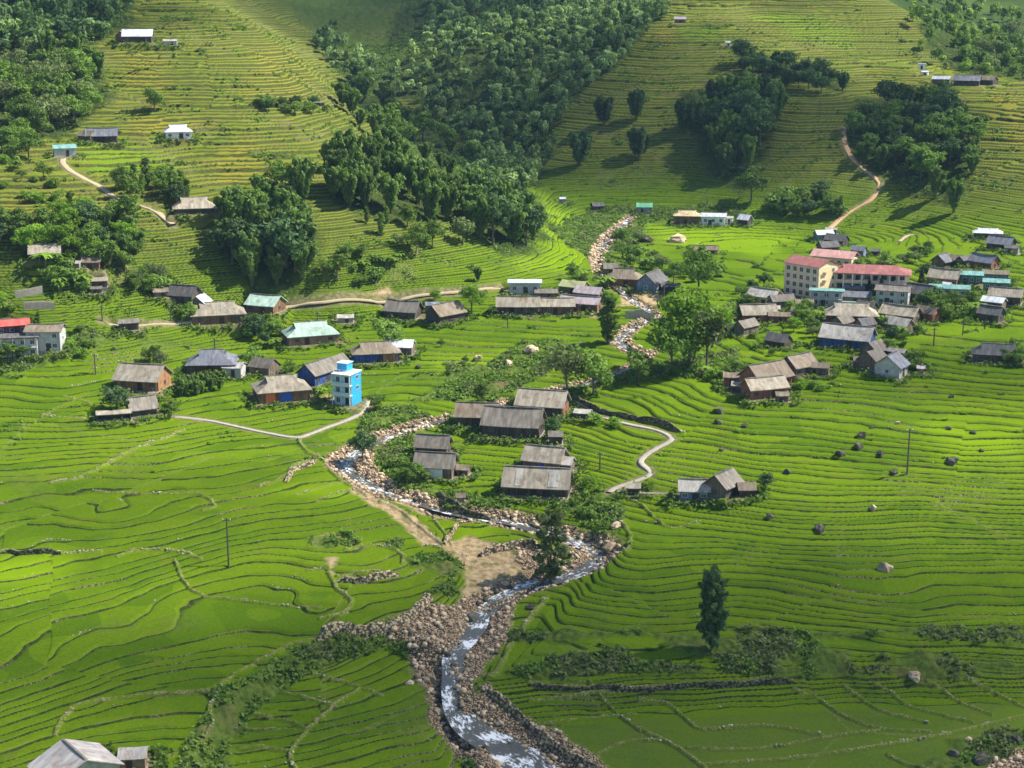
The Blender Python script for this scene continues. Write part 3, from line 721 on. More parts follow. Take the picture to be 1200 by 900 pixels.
cattr(gme, "mixa", F['grav'], F['dirt'], F['scrub'])
wetm = np.maximum(BUND, (1 - sstep(.012, .03, F['pe'])) * (F['pid'] > .75) * (1 - F['hillm']) * .4)
cattr(gme, "mixb", wetm, PAD, F['wood'])
cattr(gme, "mixc", F['yel'], F['bri'], F['hillm'])
cattr(gme, "mixd", KEEP, F['far'], F['pid'])
ground = bpy.data.objects.new("ground", gme); COL.objects.link(ground); ground['kind'] = 'structure'

# quick height look-up on the finished ground
_rz = GZ.reshape(GX.shape)
def gz(x, y):
    r = math.hypot(x, y); a = math.atan2(x, y)
    fi = np.interp(r, rows, np.arange(len(rows))); fj = (a - azs[0]) / (azs[1] - azs[0])
    fj = min(max(fj, 0), NCOL - 1.001); i = min(int(fi), len(rows) - 2); j = int(fj); u = fi - i; v = fj - j
    return float((_rz[i, j] * (1 - v) + _rz[i, j + 1] * v) * (1 - u) + (_rz[i + 1, j] * (1 - v) + _rz[i + 1, j + 1] * v) * u)
def at(u, v):
    p = hit2(u, v); return p[0], p[1], gz(p[0], p[1])

# ---------------------------------------------------------------- materials
class NT:
    """small helper to write node trees"""
    def __init__(self, name, rough=.9):
        m = bpy.data.materials.new(name); m.use_nodes = True
        self.m = m; self.t = m.node_tree; self.N = self.t.nodes; self.K = self.t.links
        self.p = self.N['Principled BSDF']; self.p.inputs['Roughness'].default_value = rough
        self.p.inputs['Specular IOR Level'].default_value = .2
        self.out = self.N['Material Output']
    def n(self, typ, **kw):
        x = self.N.new(typ)
        for k, v in kw.items(): setattr(x, k, v)
        return x
    def put(self, sock, v):
        if isinstance(v, bpy.types.NodeSocket): self.K.new(v, sock)
        elif isinstance(v, tuple) and len(v) == 3 and sock.type == 'RGBA': sock.default_value = (*v, 1)
        else: sock.default_value = v
    def math(self, op, a, b=0.0, c=None, clamp=False):
        x = self.n('ShaderNodeMath', operation=op, use_clamp=clamp)
        self.put(x.inputs[0], a); self.put(x.inputs[1], b)
        if c is not None: self.put(x.inputs[2], c)
        return x.outputs[0]
    def mix(self, f, a, b, typ='MIX'):
        x = self.n('ShaderNodeMix', data_type='RGBA', blend_type=typ, clamp_factor=True)
        self.put(x.inputs[0], f); self.put(x.inputs[6], a); self.put(x.inputs[7], b)
        return x.outputs[2]
    def step(self, a, b, v):
        x = self.n('ShaderNodeMapRange', interpolation_type='SMOOTHSTEP')
        self.put(x.inputs[0], v); self.put(x.inputs[1], a); self.put(x.inputs[2], b)
        return x.outputs[0]
    def noise(self, scale, detail=2, vec=None, rough=.55, dist=0.0, dim='3D', w=None):
        x = self.n('ShaderNodeTexNoise', noise_dimensions=dim)
        x.inputs['Scale'].default_value = scale; x.inputs['Detail'].default_value = detail; x.inputs['Roughness'].default_value = rough
        x.inputs['Distortion'].default_value = dist
        if vec is not None: self.K.new(vec, x.inputs['Vector'])
        if w is not None: self.put(x.inputs['W'], w)
        return x.outputs['Fac']
    def attr(self, name):
        return self.n('ShaderNodeAttribute', attribute_name=name)
    def sep(self, name):
        s = self.n('ShaderNodeSeparateColor'); self.K.new(self.attr(name).outputs['Color'], s.inputs[0]); return s.outputs
    def pos(self):
        return self.n('ShaderNodeNewGeometry').outputs['Position']
    def obj(self):
        return self.n('ShaderNodeTexCoord').outputs['Object']
    def base(self, c): self.put(self.p.inputs['Base Color'], c)
    def bump(self, h, strength=.5, dist=.1):
        b = self.n('ShaderNodeBump'); b.inputs['Strength'].default_value = strength; b.inputs['Distance'].default_value = dist
        self.K.new(h, b.inputs['Height']); self.K.new(b.outputs[0], self.p.inputs['Normal'])

def ground_material():
    g = NT('terraced_ground', .95)
    pos = g.pos()
    lv = g.attr('level').outputs['Fac']; w = g.attr('riser').outputs['Fac']
    ma = g.sep('mixa'); mb = g.sep('mixb'); mc = g.sep('mixc'); md = g.sep('mixd')
    hill = mc[2]
    n = g.math('FLOOR', lv); t = g.math('SUBTRACT', lv, n)
    # every plot has its own green
    plotn = g.noise(.035, 1, pos)
    wn_ = g.n('ShaderNodeTexWhiteNoise', noise_dimensions='2D')
    cmb = g.n('ShaderNodeCombineXYZ'); g.K.new(n, cmb.inputs[0]); g.K.new(g.math('FLOOR', g.math('MULTIPLY', plotn, 9.0)), cmb.inputs[1])
    g.K.new(cmb.outputs[0], wn_.inputs['Vector'])
    plot = wn_.outputs['Value']
    fine = g.noise(1.7, 5, pos, .78); mid = g.noise(.12, 3, pos); big = g.noise(.018, 2, pos)
    vf = g.noise(4.0, 3, pos, .8)
    rice = g.mix(plot, (.054, .122, .002), (.122, .205, .003))
    rice = g.mix(g.step(.4, .75, big), rice, (.128, .205, .003))
    rice = g.mix(g.math('MULTIPLY', g.step(.38, .66, fine), .6), rice, (.050, .105, .002))
    rice = g.mix(g.math('MULTIPLY', g.step(.45, .70, vf), .45), rice, (.19, .26, .012))
    rice = g.mix(g.math('MULTIPLY', g.step(.58, .72, g.noise(.16, 4, pos, .6)), .5), rice, (.150, .165, .020))
    rice = g.mix(g.math('MULTIPLY', g.step(.60, .70, g.noise(.075, 3, pos, .6)), .45), rice, (.040, .105, .006))
    rice = g.mix(g.math('MULTIPLY', mc[1], .55), rice, (.20, .32, .003))
    hrice = g.mix(plot, (.115, .160, .014), (.185, .210, .022))
    hrice = g.mix(g.step(.45, .7, mid), hrice, (.160, .145, .030))
    hrice = g.mix(g.math('MULTIPLY', mc[0], .6), hrice, (.30, .235, .028))
    hrice = g.mix(g.math('MULTIPLY', mc[1], .8), hrice, (.15, .26, .008))
    hrice = g.mix(g.math('MULTIPLY', g.step(.4, .7, fine), .35), hrice, (.075, .11, .02))
    rice = g.mix(hill, rice, hrice)
    # risers: weedy earth banks, some of dry stone
    e1 = g.math('SUBTRACT', 1.0, w)
    jit = g.math('MULTIPLY', g.math('SUBTRACT', fine, .5), g.math('MULTIPLY', w, .8))
    rm = g.step(g.math('SUBTRACT', e1, .02), g.math('ADD', e1, .02), g.math('ADD', t, jit))
    stone = g.step(.56, .66, g.noise(.05, 2, pos))
    bank = g.mix(g.step(.35, .7, g.noise(.9, 3, pos)), (.022, .036, .009), (.060, .085, .018))
    bank = g.mix(g.math('MULTIPLY', stone, g.step(.45, .6, g.noise(2.2, 2, pos))), bank, (.20, .17, .11))
    bank = g.mix(g.math('MULTIPLY', hill, .5), bank, (.110, .115, .030))
    c = g.mix(rm, rice, bank)
    # the trodden lip of each terrace
    lw = g.math('MULTIPLY', w, .55)
    lip = g.math('SUBTRACT', 1.0, g.step(g.math('MULTIPLY', lw, .5), lw, t))
    lipn = g.step(.46, .62, g.noise(.22, 3, pos))
    lipc = g.mix(g.step(.55, .7, g.noise(1.7, 3, pos)), (.15, .20, .03), (.26, .25, .12))
    c = g.mix(g.math('MULTIPLY', lip, g.math('ADD', .18, g.math('MULTIPLY', lipn, .45))), c, lipc)
    keepf = g.step(.25, .5, md[0])
    meadow = g.mix(g.step(.35, .65, fine), (.060, .095, .018), (.120, .165, .030))
    c = g.mix(keepf, g.mix(mid, rice, meadow), c)
    # bunds
    bc = g.mix(g.step(.42, .66, g.noise(2.3, 3, pos)), (.11, .15, .02), (.32, .28, .14))
    c = g.mix(g.math('MULTIPLY', mb[0], g.math('ADD', .45, g.math('MULTIPLY', g.step(.35, .6, g.noise(.5, 2, pos)), .5))), c, bc)
    # scrub, wood floor, gravel, dirt, yards
    sc = g.mix(g.step(.3, .7, g.noise(.7, 4, pos, .7)), (.040, .070, .014), (.120, .165, .030))
    sc = g.mix(g.step(.55, .75, mid), sc, (.15, .115, .06))
    c = g.mix(g.math('MULTIPLY', ma[2], .85), c, sc)
    wf = g.mix(g.step(.3, .7, g.noise(.3, 4, pos)), (.018, .035, .012), (.055, .075, .02))
    c = g.mix(g.math('MULTIPLY', mb[2], .9), c, wf)
    dc_ = g.mix(g.step(.3, .7, g.noise(.8, 4, pos)), (.27, .19, .10), (.46, .35, .20))
    dc_ = g.mix(g.math('MULTIPLY', g.step(.52, .64, g.noise(.35, 4, pos, .65)), .7), dc_, (.11, .13, .035))
    c = g.mix(ma[1], c, dc_)
    vo = g.n('ShaderNodeTexVoronoi'); vo.inputs['Scale'].default_value = 2.6; g.K.new(pos, vo.inputs['Vector'])
    vd = vo.outputs['Distance']
    bw = g.n('ShaderNodeRGBToBW'); g.K.new(vo.outputs['Color'], bw.inputs[0])
    gc = g.mix(bw.outputs[0], (.34, .23, .14), (.62, .45, .29))
    gc = g.mix(g.step(.35, .6, vd), gc, (.12, .095, .065))
    c = g.mix(ma[0], c, gc)
    yd = g.mix(g.step(.35, .65, g.noise(.8, 3, pos)), (.10, .105, .04), (.24, .19, .12))
    c = g.mix(g.math('MULTIPLY', mb[1], .85), c, yd)
    fw = g.mix(g.step(.35, .65, g.noise(.012, 5, pos, .65)), (.022, .045, .014), (.075, .12, .025))
    c = g.mix(md[1], c, fw)
    g.base(c)
    hgt = g.math('ADD', g.math('MULTIPLY', g.math('ADD', fine, vf), .6), g.math('MULTIPLY', g.math('SUBTRACT', 1.0, vd), g.math('MULTIPLY', ma[0], 2.0)))
    g.bump(hgt, 1.0, .3)
    g.p.inputs['Specular IOR Level'].default_value = .03
    return g.m
gme.materials.append(ground_material())
# ---------------------------------------------------------------- more materials
MATS = {}
def roof_mat(key, ca, cb, rust=(.16, .11, .07), rough=.85, corr=1.0, dirt=.7):
    g = NT('roof_' + key, rough)
    o = g.obj(); info = g.n('ShaderNodeObjectInfo')
    mp = g.n('ShaderNodeMapping'); g.K.new(o, mp.inputs[0]); mp.inputs['Scale'].default_value = (1.6, .35, .35)
    ad = g.n('ShaderNodeVectorMath', operation='ADD'); g.K.new(mp.outputs[0], ad.inputs[0]); g.K.new(info.outputs['Location'], ad.inputs[1])
    s = g.noise(.9, 4, ad.outputs[0], .65)
    ad2 = g.n('ShaderNodeVectorMath', operation='ADD'); g.K.new(o, ad2.inputs[0]); g.K.new(info.outputs['Location'], ad2.inputs[1])
    b = g.noise(.55, 3, ad2.outputs[0])
    c = g.mix(g.step(.3, .7, s), ca, cb)
    c = g.mix(g.math('MULTIPLY', g.step(.52, .72, b), dirt), c, rust)
    # sheets laid side by side, each a little different
    sx = g.n('ShaderNodeSeparateXYZ'); g.K.new(o, sx.inputs[0])
    cell = g.n('ShaderNodeTexWhiteNoise', noise_dimensions='2D')
    cc = g.n('ShaderNodeCombineXYZ'); g.K.new(g.math('FLOOR', g.math('MULTIPLY', sx.outputs[0], 1.05)), cc.inputs[0])
    g.K.new(g.math('FLOOR', g.math('MULTIPLY', g.math('ADD', sx.outputs[1], g.math('MULTIPLY', info.outputs['Random'], 9)), .62)), cc.inputs[1]); g.K.new(cc.outputs[0], cell.inputs['Vector'])
    k = g.math('ADD', .84, g.math('MULTIPLY', cell.outputs['Value'], .30))
    k = g.math('MULTIPLY', k, g.math('ADD', .86, g.math('MULTIPLY', info.outputs['Random'], .26)))
    m = g.n('ShaderNodeVectorMath', operation='SCALE'); g.K.new(c, m.inputs[0]); g.put(m.inputs['Scale'], k)
    g.K.new(m.outputs[0], g.p.inputs['Base Color'])
    wv = g.n('ShaderNodeTexWave', wave_type='BANDS', bands_direction='X'); wv.inputs['Scale'].default_value = 1.6; g.K.new(o, wv.inputs['Vector'])
    g.bump(g.math('ADD', wv.outputs['Fac'], g.math('MULTIPLY', s, .8)), .5 * corr, .05)
    return g.m
def wall_mat(key, ca, cb, planks=True, rough=.85):
    g = NT('wall_' + key, rough)
    o = g.obj(); info = g.n('ShaderNodeObjectInfo')
    ad2 = g.n('ShaderNodeVectorMath', operation='ADD'); g.K.new(o, ad2.inputs[0]); g.K.new(info.outputs['Location'], ad2.inputs[1])
    b = g.noise(.9, 4, ad2.outputs[0], .65)
    c = g.mix(g.step(.3, .7, b), ca, cb)
    if planks:
        sx = g.n('ShaderNodeSeparateXYZ'); g.K.new(o, sx.inputs[0])
        cell = g.n('ShaderNodeTexWhiteNoise', noise_dimensions='1D')
        g.K.new(g.math('FLOOR', g.math('MULTIPLY', g.math('ADD', sx.outputs[0], sx.outputs[1]), 3.5)), cell.inputs['W'])
        k = g.math('ADD', .68, g.math('MULTIPLY', cell.outputs['Value'], .55))
    else:
        k = g.math('ADD', .9, g.math('MULTIPLY', b, .2))
    m = g.n('ShaderNodeVectorMath', operation='SCALE'); g.K.new(c, m.inputs[0]); g.put(m.inputs['Scale'], k)
    g.K.new(m.outputs[0], g.p.inputs['Base Color'])
    return g.m
def plain(key, col, rough=.8, noise=.25, spec=.2):
    g = NT(key, rough); g.p.inputs['Specular IOR Level'].default_value = spec
    b = g.noise(1.7, 4, g.obj(), .6)
    g.base(g.mix(g.math('MULTIPLY', g.step(.3, .7, b), noise), col, tuple(c * .45 for c in col)))
    return g.m
ROOF = {'grey': roof_mat('grey', (.115, .105, .09), (.215, .195, .165)), 'dark': roof_mat('dark', (.07, .07, .075), (.14, .14, .14)),
        'beige': roof_mat('beige', (.22, .195, .15), (.36, .32, .25)), 'pale': roof_mat('pale', (.28, .265, .235), (.42, .40, .36)),
        'brown': roof_mat('brown', (.14, .115, .085), (.24, .20, .15)), 'silver': roof_mat('silver', (.42, .45, .49), (.60, .63, .67), (.30, .28, .26), .45, 1, .4),
        'tin': roof_mat('tin', (.27, .25, .24), (.42, .395, .37), (.25, .17, .13), .55), 'thatch': roof_mat('thatch', (.14, .13, .11), (.25, .22, .18), corr=.3),
        'slate': roof_mat('slate', (.11, .12, .15), (.20, .215, .25)), 'mint': roof_mat('mint', (.30, .44, .36), (.44, .58, .48), (.22, .24, .18)),
        'green': roof_mat('green', (.10, .34, .20), (.18, .45, .28), (.2, .22, .16)), 'teal': roof_mat('teal', (.12, .27, .25), (.20, .38, .34), (.18, .2, .18)),
        'blue': roof_mat('blue', (.45, .58, .70), (.6, .7, .8), (.3, .3, .3), .5), 'red': roof_mat('red', (.48, .07, .06), (.60, .12, .10), (.3, .1, .08)),
        'school': roof_mat('school', (.225, .085, .08), (.30, .125, .115), (.35, .15, .13), .85, .6, .4), 'pinkred': roof_mat('pinkred', (.48, .25, .23), (.58, .34, .31), (.4, .25, .22)),
        'pink': roof_mat('pink', (.32, .27, .28), (.46, .40, .41), (.32, .2, .18), .5), 'olive': roof_mat('olive', (.27, .30, .13), (.38, .40, .20)),
        'straw': roof_mat('straw', (.42, .33, .19), (.54, .44, .27))}
WALL = {'wood': wall_mat('wood', (.11, .085, .065), (.20, .16, .125)), 'darkwood': wall_mat('darkwood', (.055, .045, .038), (.11, .09, .07)),
        'brownwood': wall_mat('brownwood', (.13, .075, .042), (.24, .14, .08)), 'orangewood': wall_mat('orangewood', (.26, .135, .06), (.37, .21, .10)),
        'redwood': wall_mat('redwood', (.20, .08, .05), (.30, .14, .09)), 'white': wall_mat('white', (.68, .70, .72), (.78, .79, .79), False),
        'concrete': wall_mat('concrete', (.34, .34, .33), (.48, .48, .46), False), 'blue': wall_mat('blue', (.03, .30, .60), (.04, .36, .68), False, .6),
        'bluewall': wall_mat('bluewall', (.12, .17, .24), (.20, .25, .32)), 'bluepaint': wall_mat('bluepaint', (.03, .065, .22), (.05, .10, .30)),
        'yellow': wall_mat('yellow', (.52, .40, .14), (.62, .50, .20), False), 'brick': wall_mat('brick', (.22, .13, .08), (.34, .21, .14), False),
        'plum': wall_mat('plum', (.14, .06, .07), (.2, .1, .1)), 'stone': wall_mat('stone', (.20, .19, .17), (.32, .30, .27), False),
        'green': wall_mat('green', (.06, .13, .10), (.10, .19, .15), False),
        'cream': wall_mat('cream', (.66, .53, .38), (.74, .61, .45), False), 'schoolyellow': wall_mat('schoolyellow', (.66, .52, .30), (.74, .60, .37), False),
        'palecyan': wall_mat('palecyan', (.35, .52, .60), (.45, .62, .68), False)}
M_DARK = plain('dark_opening', (.018, .018, .02), .5)
M_GLASS = plain('window_glass', (.05, .07, .09), .15, .2, .6)
M_FRAME = plain('window_frame', (.55, .55, .52))
M_POST = plain('weathered_post', (.12, .10, .08))
M_DOOR = plain('wooden_door', (.06, .045, .035))
M_WHITE = plain('white_paint', (.75, .75, .73))
M_BLUED = plain('blue_door', (.04, .10, .42)); M_ORANGED = plain('orange_shutter', (.62, .17, .06))
M_CONC = plain('concrete', (.37, .34, .27), .9, .5)
M_STONE = None

# ---------------------------------------------------------------- mesh helpers
class MB:
    def __init__(s): s.v = []; s.f = []
    def box(s, c, d, taper=1.0):
        b = len(s.v)
        for sx, sy, sz in ((-1,-1,-1),(1,-1,-1),(1,1,-1),(-1,1,-1),(-1,-1,1),(1,-1,1),(1,1,1),(-1,1,1)):
            t = taper if sz > 0 else 1
            s.v.append((c[0] + sx * d[0] / 2 * t, c[1] + sy * d[1] / 2 * t, c[2] + sz * d[2] / 2))
        s.f += [tuple(b + i for i in q) for q in ((0,3,2,1),(4,5,6,7),(0,1,5,4),(1,2,6,5),(2,3,7,6),(3,0,4,7))]
    def poly(s, pts):
        b = len(s.v); s.v += [tuple(p) for p in pts]; s.f.append(tuple(range(b, b + len(pts))))
    def tube(s, pts, rad, n=7):
        b = len(s.v); m = len(pts)
        for i, p in enumerate(pts):
            p = Vector(p); t = (Vector(pts[min(i + 1, m - 1)]) - Vector(pts[max(i - 1, 0)])).normalized()
            a = t.orthogonal().normalized(); c = t.cross(a)
            r = rad[i] if isinstance(rad, (list, tuple)) else rad
            for k in range(n):
                q = p + (a * math.cos(6.2832 * k / n) + c * math.sin(6.2832 * k / n)) * r
                s.v.append(tuple(q))
        for i in range(m - 1):
            for k in range(n):
                s.f.append((b + i * n + k, b + i * n + (k + 1) % n, b + (i + 1) * n + (k + 1) % n, b + (i + 1) * n + k))
        s.f.append(tuple(b + (m - 1) * n + k for k in range(n)))
    def mesh(s, name, mat, smooth=False):
        me = bpy.data.meshes.new(name); me.from_pydata(s.v, [], s.f)
        if smooth: me.polygons.foreach_set("use_smooth", [True] * len(me.polygons))
        me.materials.append(mat); me.update(); return me
    def build(s, name, mat, parent=None, smooth=False):
        o = bpy.data.objects.new(name, s.mesh(name, mat, smooth)); COL.objects.link(o)
        if parent is not None: o.parent = parent
        return o
def thing(name, label, cat, loc, rz=0.0, group=None, scale=None):
    o = bpy.data.objects.new(name, None); COL.objects.link(o)
    o.location = loc; o.rotation_euler = (0, 0, rz); o['label'] = label; o['category'] = cat
    o.empty_display_size = .5
    if group: o['group'] = group
    if scale: o.scale = scale
    return o
def tagm(o, label, cat, group=None):
    o['label'] = label; o['category'] = cat
    if group: o['group'] = group
    return o

def roof_mesh(style, L, D, rise, th=.16, sag=.0):
    m = MB(); l = L / 2; d = D / 2; vent = None
    if style == 'gable':
        N = 5
        xs = [-l + 2 * l * i / N for i in range(N + 1)]
        def col(x, dz):
            s = -sag * (1 - (x / l) ** 2)
            return [(x, -d, dz + s * .4), (x, -d * .5, rise * .5 + dz + s * .8), (x, 0, rise + dz + s), (x, d * .5, rise * .5 + dz + s * .8), (x, d, dz + s * .4)]
        T = [col(x, 0) for x in xs]; U = [col(x, -th) for x in xs]
        b = 0; m.v = [p for c in T for p in c] + [p for c in U for p in c]
        o = 5 * (N + 1)
        for i in range(N):
            for k in range(4):
                a = i * 5 + k
                m.f.append((a, a + 5, a + 6, a + 1)); m.f.append((o + a, o + a + 1, o + a + 6, o + a + 5))
            m.f.append((i * 5, o + i * 5, o + i * 5 + 5, i * 5 + 5)); m.f.append((i * 5 + 4, i * 5 + 9, o + i * 5 + 9, o + i * 5 + 4))
        for k in range(4):
            m.f.append((k, k + 1, o + k + 1, o + k)); a = N * 5 + k; m.f.append((a + 1, a, o + a, o + a + 1))
    else:
        xr = max(l - .62 * d, l * .3); zg = rise * .58; yg = d * (1 - zg / rise)
        for dz, fl in ((0, 1), (-th, -1)):
            P = [[(-l, -d, dz), (l, -d, dz), (xr, -yg, zg + dz), (xr + .25, 0, rise + dz), (-xr - .25, 0, rise + dz), (-xr, -yg, zg + dz)],
                 [(l, d, dz), (-l, d, dz), (-xr, yg, zg + dz), (-xr - .25, 0, rise + dz), (xr + .25, 0, rise + dz), (xr, yg, zg + dz)],
                 [(l, -d, dz), (l, d, dz), (xr, yg, zg + dz), (xr, -yg, zg + dz)], [(-l, d, dz), (-l, -d, dz), (-xr, -yg, zg + dz), (-xr, yg, zg + dz)]]
            for q in P: m.poly(q if fl > 0 else q[::-1])
        E = [(-l, -d), (l, -d), (l, d), (-l, d)]
        for i in range(4):
            a, b = E[i], E[(i + 1) % 4]; m.poly([(a[0], a[1], -th), (b[0], b[1], -th), (b[0], b[1], 0), (a[0], a[1], 0)])
        vent = MB()
        for s in (1, -1):
            x = s * (xr + .02); q = [(x, -yg + .15, zg + .03), (x, yg - .15, zg + .03), (x, 0, rise - .18)]
            vent.poly(q if s > 0 else q[::-1])
            vent.poly([(x - s * .3, p[1], p[2]) for p in (q[::-1] if s > 0 else q)])
    return m, vent
def window(root, x, y, z, w, h, face, name='window', fm=None):
    """face: 0 front (-y), 1 right (+x), 2 left (-x)"""
    f = MB(); p = MB()
    def bx(m, a, b, da, db, off, th):
        # a along the wall, b up
        if face == 0: m.box((x + a, y - off, z + b), (da, th, db))
        elif face == 1: m.box((x + off, y + a, z + b), (th, da, db))
        else: m.box((x - off, y + a, z + b), (th, da, db))
    for s in (-1, 1):
        bx(f, s * w / 2, 0, .10, h + .1, .03, .08); bx(f, 0, s * h / 2, w - .1, .10, .03, .08)
    bx(f, 0, 0, .06, h - .1, .03, .07)
    bx(p, 0, 0, w - .1, h - .1, .015, .03)
    fo = f.build(name, fm or M_FRAME, root); p.build('pane', M_GLASS, fo); return fo

rng = random.Random(7)
def house(b):
    L, D, wh, rise = b['l'], b['d'], b['wh'], b['rise']
    small = b['kind'] == 'shed'
    root = thing(b['kind'], b['label'], 'shed' if small else 'house', (b['x'], b['y'], b['z'] - .05), b['rot'])
    ov = .3 if small else .55
    wl, wd = max(L - 2 * ov, 1.0), max(D - 2 * ov, .9)
    rise = min(rise * 1.15, D * .42)
    fy = -wd / 2
    vd = 1.3 if (b.get('veranda') and wd > 4) else 0
    wm = WALL[b['wall']]
    fmt = M_FRAME if b['wall'] in ('concrete', 'white', 'green', 'plum', 'yellow', 'bluewall') else M_POST
    w = MB(); sk = MB()
    sk.box((0, 0, -.9), (wl + .5, wd + .5, 1.96)); sk.build('foundation', WALL['stone'], root)
    z0 = .08; H_ = wh
    y0 = fy + vd; cyy = (y0 + wd / 2) / 2; dd = wd / 2 - y0
    if b.get('posts'):
        w.box((0, wd / 2 - .1, z0 + H_ / 2), (wl, .2, H_))
        for s in (-1, 1): w.box((s * (wl / 2 - .06), .1, z0 + .5), (.12, wd - .6, 1.0))
    else:
        w.box((0, cyy, z0 + H_ / 2 - .0), (wl, dd, H_))
    if b['style'] == 'gable' and not b.get('posts'):
        zt = z0 + H_; k = (D / 2 - wd / 2) / (D / 2) * rise
        for s in (-1, 1):
            x1 = s * wl / 2; x0 = x1 - s * .15
            base = [(-wd / 2, 0), (wd / 2, 0), (wd / 2, k - .2), (0, rise - .22), (-wd / 2, k - .2)] if k > .22 else [(-wd / 2, 0), (wd / 2, 0), (0, rise - .22)]
            A = [(x1, q[0], zt + q[1]) for q in base]; C = [(x0, q[0], zt + q[1]) for q in base]
            w.poly(A if s > 0 else A[::-1]); w.poly(C[::-1] if s > 0 else C)
            n = len(A)
            for i in range(n): w.poly([A[i], C[i], C[(i + 1) % n], A[(i + 1) % n]] if s > 0 else [A[i], A[(i + 1) % n], C[(i + 1) % n], C[i]])
    w.build('wall', wm, root)
    zt = z0 + H_
    if b['style'] == 'flat':
        r = MB(); r.box((0, 0, zt + .15), (L, D, .3)); ro = r.build('roof', ROOF[b['roof']], root)
        if b.get('storeys') == 2:
            q = MB(); q.box((0, y0 - .35, z0 + H_ * .5), (wl, .7, .16)); q.build('balcony', M_FRAME, root)
            q = MB()
            for i in range(5): q.box((-wl / 2 + .15 + (wl - .3) * i / 4, y0 - .62, z0 + H_ * .5), (.18, .18, H_ - .02))
            q.build('column', M_FRAME, root)
    else:
        m, vent = roof_mesh(b['style'], L, D, rise, sag=0 if b['roof'] in ('silver', 'teal', 'school') else rng.uniform(.05, .22))
        ro = m.build('roof', ROOF[b['roof']], root); ro.location = (0, 0, zt + .02)
        if b['style'] == 'gable': ro.location = (0, 0, zt + .02)
        if vent: v = vent.build('gable_vent', M_DARK, ro)
        c = MB(); rl = L if b['style'] == 'gable' else 2 * max(L / 2 - .31 * D, L * .15)
        if not small:
            c.box((0, 0, rise + .03), (rl * .98, .42, .1), .8); c.build('ridge_cap', ROOF['dark' if b['roof'] in ('grey', 'brown', 'slate') else 'grey'], ro)
        if b.get('patch'):
            for px_, pw in ((.18, .16), (-.3, .1)):
                c = MB(); a = math.atan2(rise, D / 2); c.poly([(px_ * L, -D / 2 * .92, rise * .08 + .05), ((px_ + pw) * L, -D / 2 * .92, rise * .08 + .05), ((px_ + pw) * L, -D * .06, rise * .88 + .02), (px_ * L, -D * .06, rise * .88 + .02)])
                c.build('repair_sheet', ROOF['pale'], ro)
    if vd:
        n = max(3, int(wl / 2.6) + 1)
        for i in range(n):
            q = MB(); q.box((-wl / 2 + .1 + (wl - .2) * i / (n - 1), fy + .12, z0 + H_ / 2), (.16, .16, H_)); q.build('post', M_POST, root)
    if b.get('posts'):
        for i in range(5):
            q = MB(); q.box((-wl / 2 + .1 + (wl - .2) * i / 4, fy + .1, z0 + H_ / 2), (.14, .14, H_)); q.build('post', M_POST, root)
        return root
    # doors and windows
    if wl > 2.2:
        dx = rng.uniform(-.15, .15) * wl; dw = min(1.3 if not small else .9, wl * .35); dh = min(2.0, H_ * .78)
        q = MB(); q.box((dx, y0 - .03, z0 + dh / 2), (dw, .08, dh)); q.build('door', M_BLUED if b.get('blue') else M_DOOR, root)
        if b.get('doors'):
            q = MB(); q.box((wl * .02, y0 - .09, z0 + 1.2), (wl * .24, .1, 2.2)); q.build('door', M_BLUED, root)
            q = MB(); q.box((-wl * .28, y0 - .09, z0 + 1.2), (wl * .18, .1, 2.2)); q.build('shutter', M_ORANGED, root)
        if b.get('doors2'):
            q = MB(); q.box((wl * .3, y0 - .06, z0 + 1.3), (wl * .32, .1, 2.3)); q.build('wooden_panel', WALL['orangewood'], root)
        if b.get('whitefront'):
            q = MB(); q.box((-wl * .02, y0 - .1, z0 + 1.1), (wl * .55, .12, 2.0)); q.build('front_wall', M_WHITE, root)
        if b.get('redend'):
            q = MB(); q.box((wl / 2 + .06, 0, z0 + 1.1), (.12, wd * .8, 2.2)); q.build('end_wall', WALL['redwood'], root)
        nw = b.get('windows', 2 if not small else 0)
        for st in range(b.get('storeys', 1)):
            zz = z0 + (H_ / b.get('storeys', 1)) * (st + .55)
            if nw:
                for i in range(nw):
                    fx = -wl / 2 + wl * (i + .5) / nw if nw > 2 else (-.34 + .68 * i) * wl
                    if abs(fx - dx) < dw * .5 + .6 and st == 0 and nw <= 2: continue
                    if (b.get('doors') or b.get('doors2') or b.get('whitefront')): continue
                    window(root, fx, y0, zz, min(1.1, wl / nw * .5), min(1.1, H_ * .35), 0, fm=fmt)
        if not small and wd > 3:
            for s, fc in ((1, 1), (-1, 2)):
                window(root, s * wl / 2, cyy, z0 + H_ * .55, .9, .9, fc, fm=fmt)
    return root
for b in BUILD: house(b)

# ---------------------------------------------------------------- the school
def facade_windows(root, x0, x1, y, zs, n, w, h, face=0, flip=None):
    for z in zs:
        for i in range(n):
            a = x0 + (x1 - x0) * (i + .5) / n
            if face == 0: window(root, a, y, z, w, h, 0)
            else: window(root, y, a, z, w, h, face)
sx, sy, sz, st = SCHOOL
r = thing('school_building', 'four-storey cream and yellow school block with a dark red hipped roof', 'school', (sx, sy, sz), st, None, (.93, .93, .76))
m = MB(); m.box((0, 0, 5.2), (13.2, 9.2, 13.6)); m.build('wall', WALL['cream'], r)
m = MB()
m.box((6.68, 0, 5.2), (.16, 9.3, 13.5)); m.build('end_wall', WALL['schoolyellow'], r)
m = MB()
for z in (3.0, 6.0, 9.0, 11.85): m.box((0, -4.66, z), (13.4, .14, .35))
for x in (-6.5, -3.9, -1.3, 1.3, 3.9, 6.5): m.box((x, -4.67, 5.8), (.3, .10, 12.2))
m.build('facade_band', WALL['cream'], r)
